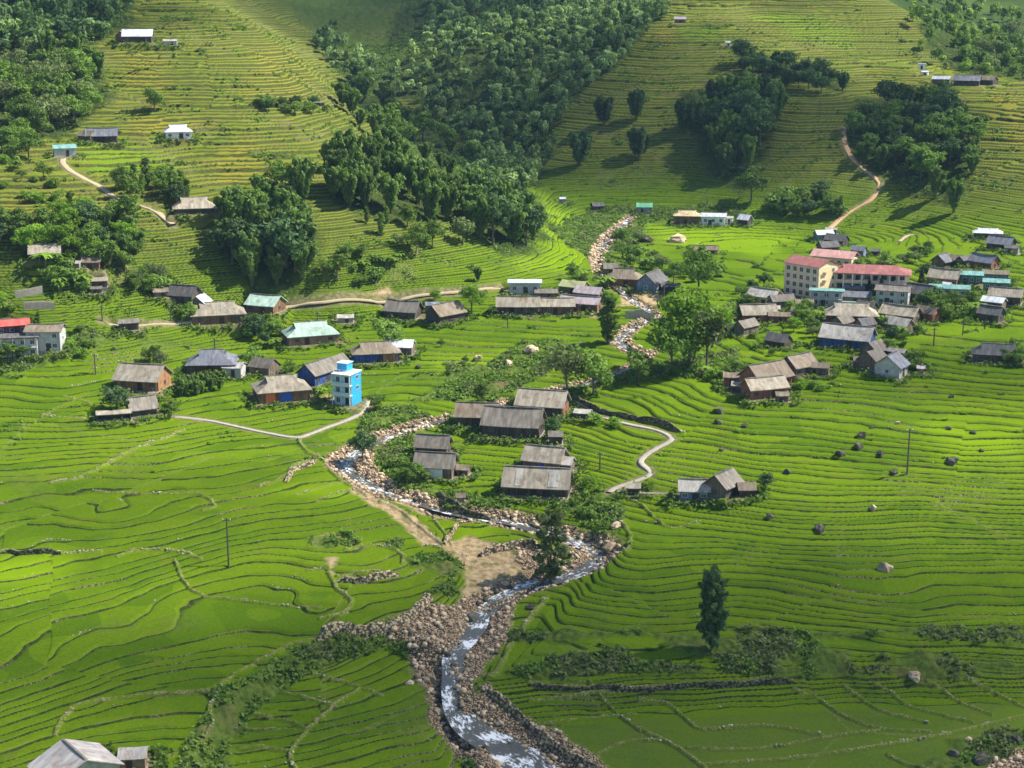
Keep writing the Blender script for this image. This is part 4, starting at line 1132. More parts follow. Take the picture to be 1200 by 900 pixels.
facade_windows(r, -6.4, 6.4, -4.6, (1.5, 4.4, 7.4, 10.3), 5, 1.35, 1.7)
for z in (4.0, 7.0, 10.0):
    m = MB(); m.box((7.15, -1.6, z), (.8, 2.0, .25)); m.box((7.5, -1.6, z + .55), (.1, 2.0, .9)); m.build('balcony', WALL['schoolyellow'], r)
window(r, 6.76, 2.4, 4.4, 1.1, 1.4, 1); window(r, 6.76, 2.4, 7.4, 1.1, 1.4, 1); window(r, 6.76, 2.4, 10.3, 1.1, 1.4, 1)
m, v = roof_mesh('gable', 14.2, 10.4, 2.3); o = m.build('roof', ROOF['school'], r); o.location = (0, 0, 12.15)
for s in (-1, 1):
    m = MB(); q = [(s * 6.6, -4.5, 12.0), (s * 6.6, 4.5, 12.0), (s * 6.6, 0, 14.1)]; m.poly(q if s > 0 else q[::-1]); m.poly([(p[0] - s * .2, p[1], p[2]) for p in (q[::-1] if s > 0 else q)])
    m.build('gable', WALL['schoolyellow'], r)
sx, sy, sz, st = WING
r = thing('school_wing', 'long white two-storey school wing with an arcade and a faded red roof', 'school', (sx, sy, sz), st, None, (1, 1, .78))
m = MB(); m.box((0, 1.2, 2.9), (21, 6.6, 8.4)); m.build('wall', WALL['cream'], r)
m = MB(); m.box((0, -3.1, 3.45), (21.4, 2.4, .3)); m.box((0, -3.1, 6.95), (21.4, 2.4, .3)); m.build('gallery_floor', WALL['cream'], r)
for i in range(9):
    m = MB(); m.box((-10.4 + 20.8 * i / 8, -4.1, 3.2), (.36, .36, 7.1)); m.build('column', WALL['white'], r)
m = MB()
for z in (3.6,): m.box((0, -4.1, z + .5), (20.6, .08, .8))
m.build('railing', WALL['cream'], r)
facade_windows(r, -10, 10, -2.1, (1.8, 5.3), 8, 1.4, 1.5)
for i in range(4):
    m = MB(); m.box((-8.9 + 5 * i, -2.13, 4.75), (1.0, .08, 2.1)); m.build('door', M_DOOR, r)
m, v = roof_mesh('hip', 22.6, 10.6, 2.4); o = m.build('roof', ROOF['school'], r); o.location = (0, -.2, 7.2)
v.build('gable_vent', M_DARK, o)
p = hit2(990, 318); r = thing('school_hall', 'school hall behind the cream block showing only its pale pink-red roof', 'school', (p[0] - 2, p[1] + 6, gz(*p) - 1.8), -.3 - math.atan2(*p), None, (.9, .9, .8))
m = MB(); m.box((0, 0, 3.0), (14, 7, 8)); m.build('wall', WALL['cream'], r)
m, v = roof_mesh('gable', 15.4, 8.6, 2.2); o = m.build('roof', ROOF['pinkred'], r); o.location = (0, 0, 7.1)
facade_windows(r, -6.5, 6.5, -3.5, (1.8, 5.2), 5, 1.2, 1.4)

# ---------------------------------------------------------------- the blue tower house
tx, ty, tz, tt = TOWER
r = thing('tower_house', 'narrow bright blue three-storey house with pale balconies and a rooftop room', 'house', (tx, ty, tz), tt, None, (.88, .88, .82))
m = MB(); m.box((0, 0, 4.2), (5.6, 5.2, 10.6)); m.build('wall', WALL['blue'], r)
m = MB(); m.box((0, -2.68, 4.7), (5.5, .12, 9.4)); m.build('front_wall', WALL['palecyan'], r)
for z in (3.3, 6.3, 9.55):
    m = MB(); m.box((0, -3.35, z), (5.9, 1.3, .22)); m.build('balcony', M_WHITE, r)
    if z < 9:
        m = MB(); m.box((0, -3.95, z + .5), (5.7, .07, .75)); m.build('railing', WALL['palecyan'], r)
for x in (-2.7, 0, 2.7):
    m = MB(); m.box((x, -3.85, 4.65), (.22, .22, 9.6)); m.build('column', WALL['palecyan'], r)
for z in (1.5, 4.7, 7.8):
    window(r, -1.5, -2.74, z, 1.2, 1.5, 0); m = MB(); m.box((1.3, -2.77, z - .2), (1.1, .06, 2.1)); m.build('door', M_DARK, r)
window(r, 2.8, .4, 5.0, 1.5, 1.1, 1); window(r, 2.8, .4, 8.2, 1.5, 1.1, 1)
m = MB(); m.box((0, 0, 9.65), (6.0, 5.6, .3)); m.build('roof', WALL['white'], r)
m = MB(); m.box((-1.1, .6, 10.95), (3.0, 3.2, 2.3)); m.build('rooftop_room', WALL['blue'], r)
m = MB(); m.box((-1.1, .6, 12.2), (3.5, 3.7, .22)); m.build('upper_roof', ROOF['blue'], r)
m = MB()
for x in (-2.9, -1, 1, 2.9): m.box((x, -2.6, 10.25), (.07, .07, .9))
m.box((0, -2.6, 10.6), (5.8, .06, .06)); m.build('parapet_rail', M_WHITE, r)
# ---------------------------------------------------------------- trees and plants
def leaf_mat(name, ca, cb, cc, trans=.28):
    g = NT(name, .75)
    info = g.n('ShaderNodeObjectInfo')
    pos = g.pos()
    n1 = g.noise(.45, 3, pos); n2 = g.noise(2.6, 2, pos)
    c = g.mix(g.step(.3, .7, n1), ca, cb)
    c = g.mix(g.math('MULTIPLY', g.step(.5, .75, n2), .55), c, cc)
    c = g.mix(g.attr('tint').outputs['Fac'], c, tuple(1.9 * q for q in cc))
    k = g.math('ADD', .72, g.math('MULTIPLY', info.outputs['Random'], .6))
    m = g.n('ShaderNodeVectorMath', operation='SCALE'); g.K.new(c, m.inputs[0]); g.put(m.inputs['Scale'], k)
    g.K.new(m.outputs[0], g.p.inputs['Base Color'])
    tr = g.n('ShaderNodeBsdfTranslucent'); m2 = g.n('ShaderNodeVectorMath', operation='MULTIPLY'); g.K.new(m.outputs[0], m2.inputs[0]); m2.inputs[1].default_value = (1.3, 1.5, .6)
    g.K.new(m2.outputs[0], tr.inputs[0])
    mx = g.n('ShaderNodeMixShader'); mx.inputs[0].default_value = trans
    g.K.new(g.p.outputs[0], mx.inputs[1]); g.K.new(tr.outputs[0], mx.inputs[2]); g.K.new(mx.outputs[0], g.out.inputs[0])
    return g.m
LEAF = {'broad': leaf_mat('leaves_broad', (.090, .160, .024), (.150, .235, .036), (.210, .300, .055)),
        'bamboo': leaf_mat('leaves_bamboo', (.075, .135, .030), (.150, .225, .046), (.270, .360, .085)),
        'light': leaf_mat('leaves_light', (.130, .230, .022), (.190, .310, .030), (.24, .36, .05), .4),
        'dark': leaf_mat('leaves_dark', (.045, .090, .032), (.080, .135, .044), (.125, .190, .062), .25),
        'olive': leaf_mat('leaves_olive', (.110, .150, .050), (.170, .210, .080), (.22, .26, .12))}
M_BARK = plain('bark', (.16, .13, .10), .9, .5)
NR = np.random.default_rng(11)

def quads(P, Nn, size, aspect=1.0, droop=None, rg=NR):
    """leaf-clump quads centred at P facing Nn"""
    n = len(P)
    Nn = Nn / (np.linalg.norm(Nn, axis=1, keepdims=True) + 1e-9)
    R = rg.normal(size=(n, 3))
    if droop is not None: R = R * .35 + np.array([0, 0, -1.0]) * droop
    U = R - (R * Nn).sum(1, keepdims=True) * Nn; U /= (np.linalg.norm(U, axis=1, keepdims=True) + 1e-9)
    V = np.cross(Nn, U)
    s = (size * rg.uniform(.6, 1.3, n))[:, None]
    U = U * s * .5 * aspect; V = V * s * .5
    bend = Nn * s * .18
    return np.stack([P - U - V * .55 - bend, P + U - V * .35 - bend, P + U * .9 + V * .5 - bend * .2, P - U * .8 + V * .6 + bend * .4], 1).reshape(-1, 3)
def quad_mesh(name, V, mat):
    me = bpy.data.meshes.new(name); nv = len(V); nf = nv // 4
    me.vertices.add(nv); me.vertices.foreach_set("co", V.astype(np.float32).ravel())
    me.loops.add(nv); me.loops.foreach_set("vertex_index", np.arange(nv, dtype=np.int32))
    me.polygons.add(nf); me.polygons.foreach_set("loop_start", np.arange(0, nv, 4, dtype=np.int32))
    me.update(calc_edges=True); me.materials.append(mat); return me
def lobes_cloud(lobes, n, size, up=.35, aspect=1.0, droop=None, inner=.25):
    """lobes: rows x,y,z,rx,rz"""
    lobes = np.asarray(lobes, float)
    w = lobes[:, 3] ** 2; w /= w.sum()
    k = NR.choice(len(lobes), n, p=w)
    d = NR.normal(size=(n, 3)); d[:, 2] += up; d /= np.linalg.norm(d, axis=1, keepdims=True)
    r = np.where(NR.random(n) < inner, NR.uniform(.3, .85, n), NR.uniform(.82, 1.12, n))
    S = np.stack([lobes[k, 3], lobes[k, 3], lobes[k, 4]], 1)
    P = lobes[k, :3] + d * S * r[:, None]
    return quads(P, d + NR.normal(size=(n, 3)) * .26, size, aspect, droop)
def t_broad(seed, h=10, spread=.42, mat='broad', n=1900, leaf=.62):
    r = random.Random(seed); L = []; limbs = []
    for i in range(r.randint(9, 13)):
        a = i * 2.4 + r.random(); z = h * (.42 + .5 * r.random()); q = h * spread * (1 - ((z / h - .55) / .55) ** 2) ** .5 * r.uniform(.35, .85)
        s = h * r.uniform(.13, .21); L.append((q * math.cos(a), q * math.sin(a), z, s, s * r.uniform(.7, 1.0))); limbs.append(L[-1])
        for j in range(4):
            b = r.random() * 6.28; s2 = s * r.uniform(.35, .6)
            L.append((L[-1 - j][0] * 0 + limbs[-1][0] + math.cos(b) * s, limbs[-1][1] + math.sin(b) * s, z + r.uniform(-.5, .7) * s, s2, s2))
    L.append((0, 0, h * .88, h * .14, h * .12))
    V = lobes_cloud(L, n, leaf)
    t = MB(); t.tube([(0, 0, -1), (.1, .05, h * .2), (-.1, .1, h * .45), (0, 0, h * .72)], [h * .03, h * .024, h * .016, h * .006])
    for i, l in enumerate(limbs[:7]):
        t.tube([(0, 0, h * .25 + i * .04 * h), (l[0] * .5, l[1] * .5, (h * .3 + l[2]) / 2 + .3), (l[0], l[1], l[2])], [h * .013, h * .009, h * .003], 5)
    return quad_mesh('crown', V, LEAF[mat]), t.mesh('trunk', M_BARK, True), h
def t_bamboo(seed, h=14, w=.30, n=2600, mat='bamboo', urn=False):
    r = random.Random(seed); L = []; t = MB()
    for i in range(26):
        a = r.random() * 6.28; out = h * w * r.uniform(.25, 1.0); hh = h * r.uniform(.72, 1.0) * (1 - .12 * out / (h * w))
        b0 = r.uniform(.1, .6)
        for k in range(9):
            s = .22 + .78 * k / 8
            q = (out * (.10 + .90 * s ** 1.15) if not urn else out * (.30 + .70 * math.sin(min(s, .8) / .8 * 1.4) ** 1.3)) + b0; z = hh * (s ** .85) - (hh * .12 * max(0, s - .8) / .2)
            L.append((q * math.cos(a), q * math.sin(a), z, h * (.030 + .028 * s) * r.uniform(.7, 1.3), h * .055 * r.uniform(.8, 1.4)))
        if i < 12: t.tube([(b0 * math.cos(a), b0 * math.sin(a), -.8), ((out * .25 + b0) * math.cos(a), (out * .25 + b0) * math.sin(a), hh * .5), ((out * .7 + b0) * math.cos(a), (out * .7 + b0) * math.sin(a), hh * .86)], [.09, .08, .03], 4)
    V = lobes_cloud(L, n, .75, .3, 1.5, 1.0, .2)
    return quad_mesh('crown', V, LEAF[mat]), t.mesh('stalks', plain('bamboo_stalk', (.12, .14, .05)) if 'bamboo_stalk' not in bpy.data.materials else bpy.data.materials['bamboo_stalk'], True), h
def t_column(seed, h=13, w=.15, mat='broad', n=2400, m=34):
    r = random.Random(seed); L = []
    for i in range(m):
        s = i / (m - 1); z = h * (.12 + .84 * s); q = h * w * (1 - abs(s - .5) ** 2.2 * 2.2) * r.uniform(.3, .95); a = i * 2.4
        L.append((q * math.cos(a), q * math.sin(a), z, h * r.uniform(.03, .075), h * r.uniform(.03, .07)))
        L.append((q * 1.5 * math.cos(a), q * 1.5 * math.sin(a), z + r.uniform(-.3, .5), h * r.uniform(.012, .03), h * r.uniform(.02, .05)))
    V = lobes_cloud(L, n, .5, .3, 1.4, .6, .4)
    t = MB(); t.tube([(0, 0, -1), (.1, 0, h * .3), (0, .1, h * .9)], [.28, .2, .05])
    for i in range(0, 30, 4):
        l = L[i]; t.tube([(0, 0, l[2] * .85), (l[0], l[1], l[2])], [.07, .02], 4)
    return quad_mesh('crown', V, LEAF[mat]), t.mesh('trunk', M_BARK, True), h
def t_conifer(seed, h=12, n=2600):
    r = random.Random(seed); L = []
    for i in range(60):
        s = (i / 60) ** .8; z = h * (.1 + .88 * s); q = h * .24 * (1 - s) * r.uniform(.5, 1.0); a = i * 2.4
        L.append((q * math.cos(a), q * math.sin(a), z, h * .05 * (1.25 - s), h * .03))
    V = lobes_cloud(L, n, .5, .2, 1.3, .4)
    t = MB(); t.tube([(0, 0, -1), (0, 0, h * .95)], [.25, .04])
    return quad_mesh('crown', V, LEAF['dark']), t.mesh('trunk', M_BARK, True), h
def t_shrub(seed, h=3, mat='broad', n=420, leaf=.42):
    r = random.Random(seed); L = []
    for i in range(7):
        a = r.random() * 6.28; q = h * .45 * r.random(); s = h * r.uniform(.22, .38)
        L.append((q * math.cos(a), q * math.sin(a), h * r.uniform(.3, .68), s, s * .9))
    V = lobes_cloud(L, n, leaf, .5)
    t = MB(); t.tube([(0, 0, -.4), (0, 0, h * .4)], [.12, .05], 5)
    return quad_mesh('crown', V, LEAF[mat]), t.mesh('trunk', M_BARK), h
def t_banana(seed, h=4.5):
    r = random.Random(seed); V = []; t = MB()
    for c in range(3):
        bx_, by_ = r.uniform(-1, 1), r.uniform(-.8, .8); hh = h * r.uniform(.75, 1)
        t.tube([(bx_, by_, -.3), (bx_, by_, hh * .55)], [.16, .1], 6)
        for i in range(8):
            a = i * .8 + r.random(); l = hh * r.uniform(.45, .62)
            pr = None; w = .36
            for k in range(5):
                s = k / 4; p = np.array([bx_ + math.cos(a) * l * s, by_ + math.sin(a) * l * s, hh * .55 + l * (.9 * s - 1.0 * s * s)])
                ww = w * math.sin(math.pi * min(max(s, .08), .95)) + .05
                o = np.array([-math.sin(a), math.cos(a), 0]) * ww
                if pr is not None: V += [pr[0], p - o, p + o, pr[1]]
                pr = (p - o, p + o)
    return quad_mesh('leaves', np.array(V), LEAF['light']), t.mesh('stem', plain('banana_stem', (.16, .17, .07))), h
PROTO = {'broad': [t_broad(i) for i in (1, 2, 3, 4)], 'broad_light': [t_broad(i, mat='light') for i in (5, 6)], 'broad_dark': [t_broad(i, mat='dark') for i in (7, 8)],
         'broad_olive': [t_broad(i, mat='olive', n=1300) for i in (9, 10)],
         'bamboo': [t_bamboo(i, w=.26 + .03 * (i % 3)) for i in (1, 2, 3, 4)], 'vase': [t_bamboo(i, w=.21 + .02 * (i % 3), mat='dark', n=3200, urn=True) for i in (21, 22, 23, 24)], 'column': [t_column(i) for i in (1, 2)], 'column_olive': [t_column(3, mat='olive', n=2600, w=.19)],
         'column_dark': [t_column(5, mat='dark', n=4200, w=.17, m=70)], 'conifer': [t_conifer(1)],
         'shrub': [t_shrub(i) for i in (1, 2, 3)], 'shrub_light': [t_shrub(i, mat='light') for i in (4, 5)], 'banana': [t_banana(1), t_banana(2)]}
NAMES = {'broad': ('broadleaf_tree', 'tree'), 'broad_light': ('broadleaf_tree', 'tree'), 'broad_dark': ('broadleaf_tree', 'tree'), 'broad_olive': ('broadleaf_tree', 'tree'),
         'bamboo': ('bamboo_clump', 'bamboo'), 'vase': ('bamboo_clump', 'bamboo'), 'column': ('slender_tree', 'tree'), 'column_dark': ('slender_tree', 'tree'), 'column_olive': ('slender_tree', 'tree'),
         'conifer': ('conifer_tree', 'tree'), 'shrub': ('shrub', 'shrub'), 'shrub_light': ('shrub', 'shrub'), 'banana': ('banana_plant', 'plant')}
TR = random.Random(5)
def plant(kind, u, v, hpx, label, group=None, wide=1.0, xy=None):
    """a tree whose foot stands at photo pixel (u, v) and that rises hpx pixels"""
    p = hit2(u, v) if xy is None else xy
    z = gz(p[0], p[1]); d = math.sqrt(p[0] ** 2 + p[1] ** 2 + z * z)
    hm = hpx * d / FPX * 1.02
    cr, tk, h = TR.choice(PROTO[kind]); s = hm / h
    nm, cat = NAMES[kind]
    r = thing(nm, label, cat, (p[0], p[1], z - .1), TR.random() * 6.28, group, (s * wide, s * wide, s))
    for me in (cr, tk):
        o = bpy.data.objects.new(me.name, me); COL.objects.link(o); o.parent = r
    return r
def inside(u, v, P):
    c = False; n = len(P)
    for i in range(n):
        a, b = P[i], P[(i + 1) % n]
        if (a[1] > v) != (b[1] > v) and u < (b[0] - a[0]) * (v - a[1]) / (b[1] - a[1]) + a[0]: c = not c
    return c
def grove(P, n, kinds, hpx, label, group, mind=9, wide=1.0):
    us = [q[0] for q in P]; vs = [q[1] for q in P]; pts = []; k = 0
    while len(pts) < n and k < n * 60:
        k += 1
        u = TR.uniform(min(us), max(us)); v = TR.uniform(min(vs), max(vs))
        if not inside(u, v, P) or any(math.hypot(u - a, (v - b) * 1.5) < mind for a, b in pts): continue
        pts.append((u, v))
    for u, v in pts:
        kd = TR.choice(kinds)
        nm = NAMES[kd][0]
        word = {'broadleaf_tree': 'leafy tree', 'bamboo_clump': 'bamboo clump', 'slender_tree': 'slender tree', 'shrub': 'low shrub', 'banana_plant': 'banana plant', 'conifer_tree': 'conifer'}[nm]
        plant(kd, u, v, TR.uniform(*hpx), word + ' ' + label, word + 's ' + group, wide)
T = plant
# single trees one can point at
T('column_olive', 645, 676, 88, 'tall slender grey-green tree on the stony bank in the middle of the stream', wide=1.15)
T('column_dark', 833, 764, 98, 'tall dark column-shaped tree on the scrubby bank at the right foreground', wide=.9)
T('vase', 679, 196, 46, 'lowest left of the five vase-shaped bamboo clumps on the shaded spur', wide=1.15)
T('vase', 708, 147, 38, 'upper left of the five vase-shaped bamboo clumps on the shaded spur', wide=1.15)
T('vase', 745, 142, 40, 'upper right of the five vase-shaped bamboo clumps on the shaded spur', wide=1.0)
T('vase', 748, 186, 42, 'fifth vase-shaped bamboo clump, directly below the upper right one', wide=1.15)
T('vase', 803, 156, 46, 'dark bamboo clump where the spur grove begins', wide=1.0)
T('bamboo', 355, 243, 62, 'single upright bamboo clump between the terraces and the ridge grove', wide=.85)
T('column', 712, 402, 60, 'dark slender tree beside the stream above the mid-valley rapids', wide=1.3)
T('broad_light', 808, 428, 84, 'big bright yellow-green tree in the middle of the valley', wide=1.05)
T('broad', 787, 437, 60, 'darker round tree in front of the bright yellow-green one', wide=1.0)
T('broad_olive', 828, 432, 70, 'olive tree leaning right behind the bright yellow-green one', wide=.8)
T('broad', 818, 345, 52, 'round tree above the bright one beside the stony stream bend', wide=1.0)
T('broad_olive', 664, 464, 60, 'tall airy tree left of a pair above the cream farmhouse', wide=.9)
T('broad', 695, 460, 52, 'fuller tree right of a pair above the cream farmhouse', wide=.95)
T('broad', 748, 447, 36, 'small rounded tree between the airy pair and the bright tree')
T('conifer', 1079, 342, 30, 'dark pointed conifer beside the long school wing')
T('conifer', 1018, 346, 20, 'small pointed conifer left in front of the school arcade')
T('conifer', 1032, 346, 22, 'small pointed conifer right in front of the school arcade')
T('broad', 455, 410, 36, 'round tree between the pale green roof and the brown roofed blue house', wide=1.3)
T('broad_light', 553, 367, 32, 'bright young tree at the edge of the rice right of the double gable')
T('broad_light', 510, 355, 16, 'small yellow-green tree beside the double gable farmhouse')
T('broad_dark', 137, 483, 30, 'dark bushy tree in front of the orange-brown wooden house', wide=1.3)
T('broad', 201, 487, 20, 'small round tree at the right of the open pavilion', wide=1.1)
T('broad', 180, 425, 22, 'tree at the upper left of the bamboo thicket', wide=1.1)
T('broad_olive', 188, 432, 22, 'second paler tree above the orange-brown house')
T('broad', 295, 431, 26, 'tree right of the blue-grey hipped house', wide=1.3)
T('broad_dark', 425, 540, 36, 'dark tree hanging over the stream rocks', wide=1.0)
T('broad', 443, 482, 16, 'dark shrub-like tree at the foot of the blue tower', wide=1.3)
T('broad_dark', 897, 572, 18, 'dark round bush in the rice right of the gable-fronted farmhouse', wide=1.4)
T('broad_dark', 648, 512, 24, 'dark tree in the rice below the large weathered roof', wide=1.0)
T('broad', 852, 377, 24, 'dark round tree left of the yellow walled house', wide=1.5)
T('column', 84, 258, 32, 'thin upright tree in the yellow terraces at the left')
T('bamboo', 1118, 248, 44, 'separate bamboo clump on the lit slope right of the red track', wide=.9)
T('bamboo', 1095, 232, 40, 'taller bamboo clump up-slope of the separate one', wide=.9)
T('column', 985, 252, 22, 'small dark pointed tree beside the red track')
T('broad', 181, 130, 26, 'open crowned tree alone on the left hill', wide=1.0)
T('broad_dark', 1100, 126, 30, 'dark square-topped bamboo at the top of the right wood', wide=.9)
T('broad', 565, 472, 22, 'thin young tree on the boulder scrub above the stream')
T('broad', 517, 405, 10, 'tiny lone sapling in the rice right of the silvery white roof')
T('broad', 880, 236, 40, 'pale green tree at the foot of the spur grove')
# groves
T('banana', 905, 400, 12, 'banana plants beside the dark thatched hut in the paddies')
T('broad', 965, 395, 16, 'leafy tree left of the broad pale roof with the blue end wall', wide=1.2)
T('broad', 1040, 415, 18, 'leafy tree right behind the stacked gables', wide=1.2)
T('broad_olive', 952, 396, 14, 'pale tree in the garden below the big reddish-walled house', wide=1.2)
T('broad', 960, 350, 14, 'small tree squeezed between the school and the concrete shop house')
T('shrub_light', 845, 596, 9, 'yellow-green shrub in front of the gable-fronted farmhouse', wide=1.2)
T('broad', 780, 590, 9, 'small bush at the left corner of the dull blue walled house', wide=1.2)
T('bamboo', 560, 330, 20, 'feathery bush on the slope above the dirt road', wide=1.0)
T('broad', 395, 325, 26, 'bush at the right foot of the dark centre left wood', wide=1.4)
T('broad_dark', 300, 395, 24, 'dark tree between the wide pale grey house and the pale green roofs', wide=1.2)
T('broad', 222, 378, 20, 'tree in front of the wide pale grey hipped house', wide=1.2)
T('broad', 340, 440, 16, 'tree behind the wide beige hipped roof', wide=1.2)
T('banana', 375, 462, 12, 'banana plant between the beige hipped house and the blue tower', wide=1.2)
T('broad', 545, 425, 9, 'small bush in the mid-valley rice')
T('broad', 600, 478, 16, 'rounded tree left of the cream farmhouse', wide=1.1)
T('banana', 580, 500, 14, 'banana plants at the open brown-roofed house', wide=1.2)
T('broad_light', 690, 575, 16, 'yellow-green bush at the end of the longest farmhouse', wide=1.6)
T('shrub_light', 700, 495, 14, 'pale bushes along the foot of the path bank', wide=1.5)
T('shrub_light', 720, 499, 12, 'pale bush at the far end of the path bank hedge', wide=1.5)
grove([(388,100),(425,95),(470,140),(530,170),(585,215),(560,235),(500,190),(440,170),(400,140)], 26, ['bamboo', 'bamboo', 'broad'], (22, 36), 'along the crest of the ridge grove', 'along the crest of the ridge grove', 10, 1.1)
grove([(385,205),(450,190),(500,225),(560,235),(560,262),(500,268),(430,262),(388,246)], 21, ['bamboo'], (40, 60), 'in the dense ridge grove', 'in the dense ridge grove', 12, 1.0)
grove([(545,240),(600,240),(635,262),(632,300),(590,292),(545,275)], 15, ['bamboo', 'bamboo', 'broad_dark'], (38, 58), 'at the lower right end of the ridge grove', 'at the lower right end of the ridge grove', 12, 1.0)
grove([(380,190),(420,185),(430,215),(395,215)], 4, ['bamboo'], (30, 40), 'at the upper left of the dense grove', 'at the upper left of the dense grove', 12, 1.0)
grove([(265,270),(300,262),(365,280),(368,330),(340,345),(300,342),(262,310)], 20, ['bamboo', 'bamboo', 'broad_dark'], (42, 66), 'in the dark wood at the centre left', 'in the dark wood at the centre left', 13, 1.1)
grove([(275,240),(330,225),(350,262),(300,268),(270,265)], 7, ['bamboo', 'broad'], (28, 40), 'at the top of the dark centre left wood', 'at the top of the dark centre left wood', 12, 1.1)
grove([(20,75),(70,60),(120,90),(128,135),(90,150),(40,165),(0,150),(-10,110)], 34, ['bamboo', 'broad', 'broad', 'broad_olive'], (24, 40), 'in the mixed wood at the upper left', 'in the mixed wood at the upper left', 11, 1.1)
grove([(-10,160),(30,160),(60,178),(20,190),(-10,185)], 5, ['broad'], (22, 30), 'at the lower rim of the upper left wood', 'at the lower rim of the upper left wood', 11, 1.2)
grove([(140,225),(215,212),(220,236),(180,238),(150,240)], 11, ['broad', 'broad_dark', 'column'], (22, 36), 'in the clump above the lone hipped farmhouse', 'in the clump above the lone hipped farmhouse', 10, 1.1)
grove([(40,270),(90,262),(150,262),(165,300),(150,325),(100,310),(60,290),(30,300),(-10,290),(-10,262)], 34, ['broad', 'broad', 'broad_dark', 'bamboo', 'broad_light'], (22, 38), 'in the left hamlet wood', 'in the left hamlet wood', 11, 1.15)
grove([(45,312),(80,320),(105,345),(80,352),(55,332)], 9, ['broad', 'banana', 'shrub'], (14, 24), 'on the mound below the left hamlet', 'on the mound below the left hamlet', 8, 1.2)
grove([(150,330),(190,318),(215,335),(190,342),(150,345)], 9, ['broad', 'shrub', 'broad_olive'], (14, 26), 'between the terraces and the shaded gable', 'between the terraces and the shaded gable', 8, 1.2)
grove([(1000,150),(1050,125),(1110,130),(1145,165),(1140,205),(1110,222),(1060,205),(1020,200),(998,175)], 44, ['bamboo', 'broad', 'broad_dark', 'bamboo'], (24, 38), 'in the right hill wood', 'in the right hill wood', 11, 1.15)
grove([(800,150),(850,115),(905,110),(915,140),(890,180),(880,215),(850,225),(825,190)], 26, ['vase', 'broad_dark', 'bamboo'], (28, 46), 'in the shaded spur grove', 'in the shaded spur grove', 13, 1.0)
grove([(862,66),(900,78),(950,92),(990,105),(985,114),(940,106),(900,98),(866,82)], 17, ['broad_dark', 'vase'], (18, 28), 'along the dark crest line on the spur', 'along the dark crest line on the spur', 10, 1.2)
grove([(905,235),(980,228),(985,250),(940,255),(905,252)], 16, ['broad', 'bamboo', 'broad_dark', 'shrub'], (12, 22), 'in the copse left of the red track', 'in the copse left of the red track', 8, 1.3)
grove([(420,258),(480,262),(540,280),(555,300),(480,296),(425,285)], 9, ['column', 'broad_olive', 'broad'], (16, 34), 'on the rough slope under the ridge grove', 'on the rough slope under the ridge grove', 18, 1.0)
grove([(720,275),(745,280),(775,312),(830,330),(800,335),(745,318),(725,300)], 15, ['broad', 'shrub', 'broad_olive'], (10, 22), 'beside the upper stream', 'beside the upper stream', 9, 1.2)
grove([(655,328),(700,318),(760,325),(700,340)], 8, ['broad', 'column', 'banana'], (10, 20), 'behind the village street', 'behind the village street', 9, 1.1)
grove([(1085,360),(1140,355),(1150,372),(1100,378)], 12, ['broad', 'banana', 'shrub', 'broad_olive'], (12, 24), 'in the garden patch of the right village', 'in the garden patch of the right village', 8, 1.2)
grove([(925,362),(960,372),(965,395),(930,392),(915,380)], 9, ['broad_light', 'broad', 'banana'], (10, 20), 'in the gardens below the school', 'in the gardens below the school', 9, 1.1)
grove([(1025,378),(1080,392),(1060,412),(1035,405)], 10, ['broad', 'banana', 'broad_dark'], (10, 18), 'among the lower houses of the right village', 'among the lower houses of the right village', 9, 1.1)
grove([(205,455),(262,448),(264,460),(212,465)], 14, ['bamboo'], (14, 24), 'in the bamboo thicket under the hipped house', 'in the bamboo thicket under the hipped house', 7, 1.1)
grove([(285,392),(330,385),(340,402),(300,412)], 7, ['broad', 'banana', 'broad_dark'], (12, 22), 'around the pale green roofs', 'around the pale green roofs', 9, 1.2)
grove([(455,545),(500,555),(500,570),(470,568)], 7, ['broad', 'shrub', 'banana'], (12, 22), 'on the stream bank by the grey farmhouses', 'on the stream bank by the grey farmhouses', 9, 1.2)
grove([(1068,425),(1085,420),(1082,435),(1068,436)], 4, ['broad', 'shrub'], (10, 16), 'right of the stacked gables', 'right of the stacked gables', 8, 1.2)
grove([(930,450),(980,450),(980,458),(930,458)], 9, ['shrub_light', 'banana'], (7, 11), 'in the hedge below the brown gable', 'in the hedge below the brown gable', 6, 1.2)
grove([(980,320),(1065,300),(1110,292),(1060,312)], 13, ['shrub', 'broad', 'broad_olive'], (8, 16), 'in the scrub behind the school', 'in the scrub behind the school', 9, 1.3)
grove([(0,418),(30,414),(45,425),(0,430)], 5, ['shrub_light', 'broad'], (10, 18), 'below the concrete houses at the left', 'below the concrete houses at the left', 8, 1.3)
grove([(305,122),(368,122),(368,134),(305,134)], 9, ['broad_dark', 'broad'], (11, 16), 'in the hedge row on the left hill', 'in the hedge row on the left hill', 7, 1.3)
grove([(765,440),(830,436),(880,430),(850,445)], 10, ['shrub', 'banana', 'shrub_light'], (9, 16), 'under the big valley trees', 'under the big valley trees', 8, 1.2)
grove([(665,590),(700,585),(720,630),(705,635),(685,612)], 7, ['shrub'], (8, 14), 'on the rocky bank below the path', 'on the rocky bank below the path', 8, 1.2)
grove([(1165,415),(1200,408),(1205,430),(1180,428)], 4, ['broad', 'shrub'], (12, 20), 'around the long dark roof at the border', 'around the long dark roof at the border', 8, 1.2)

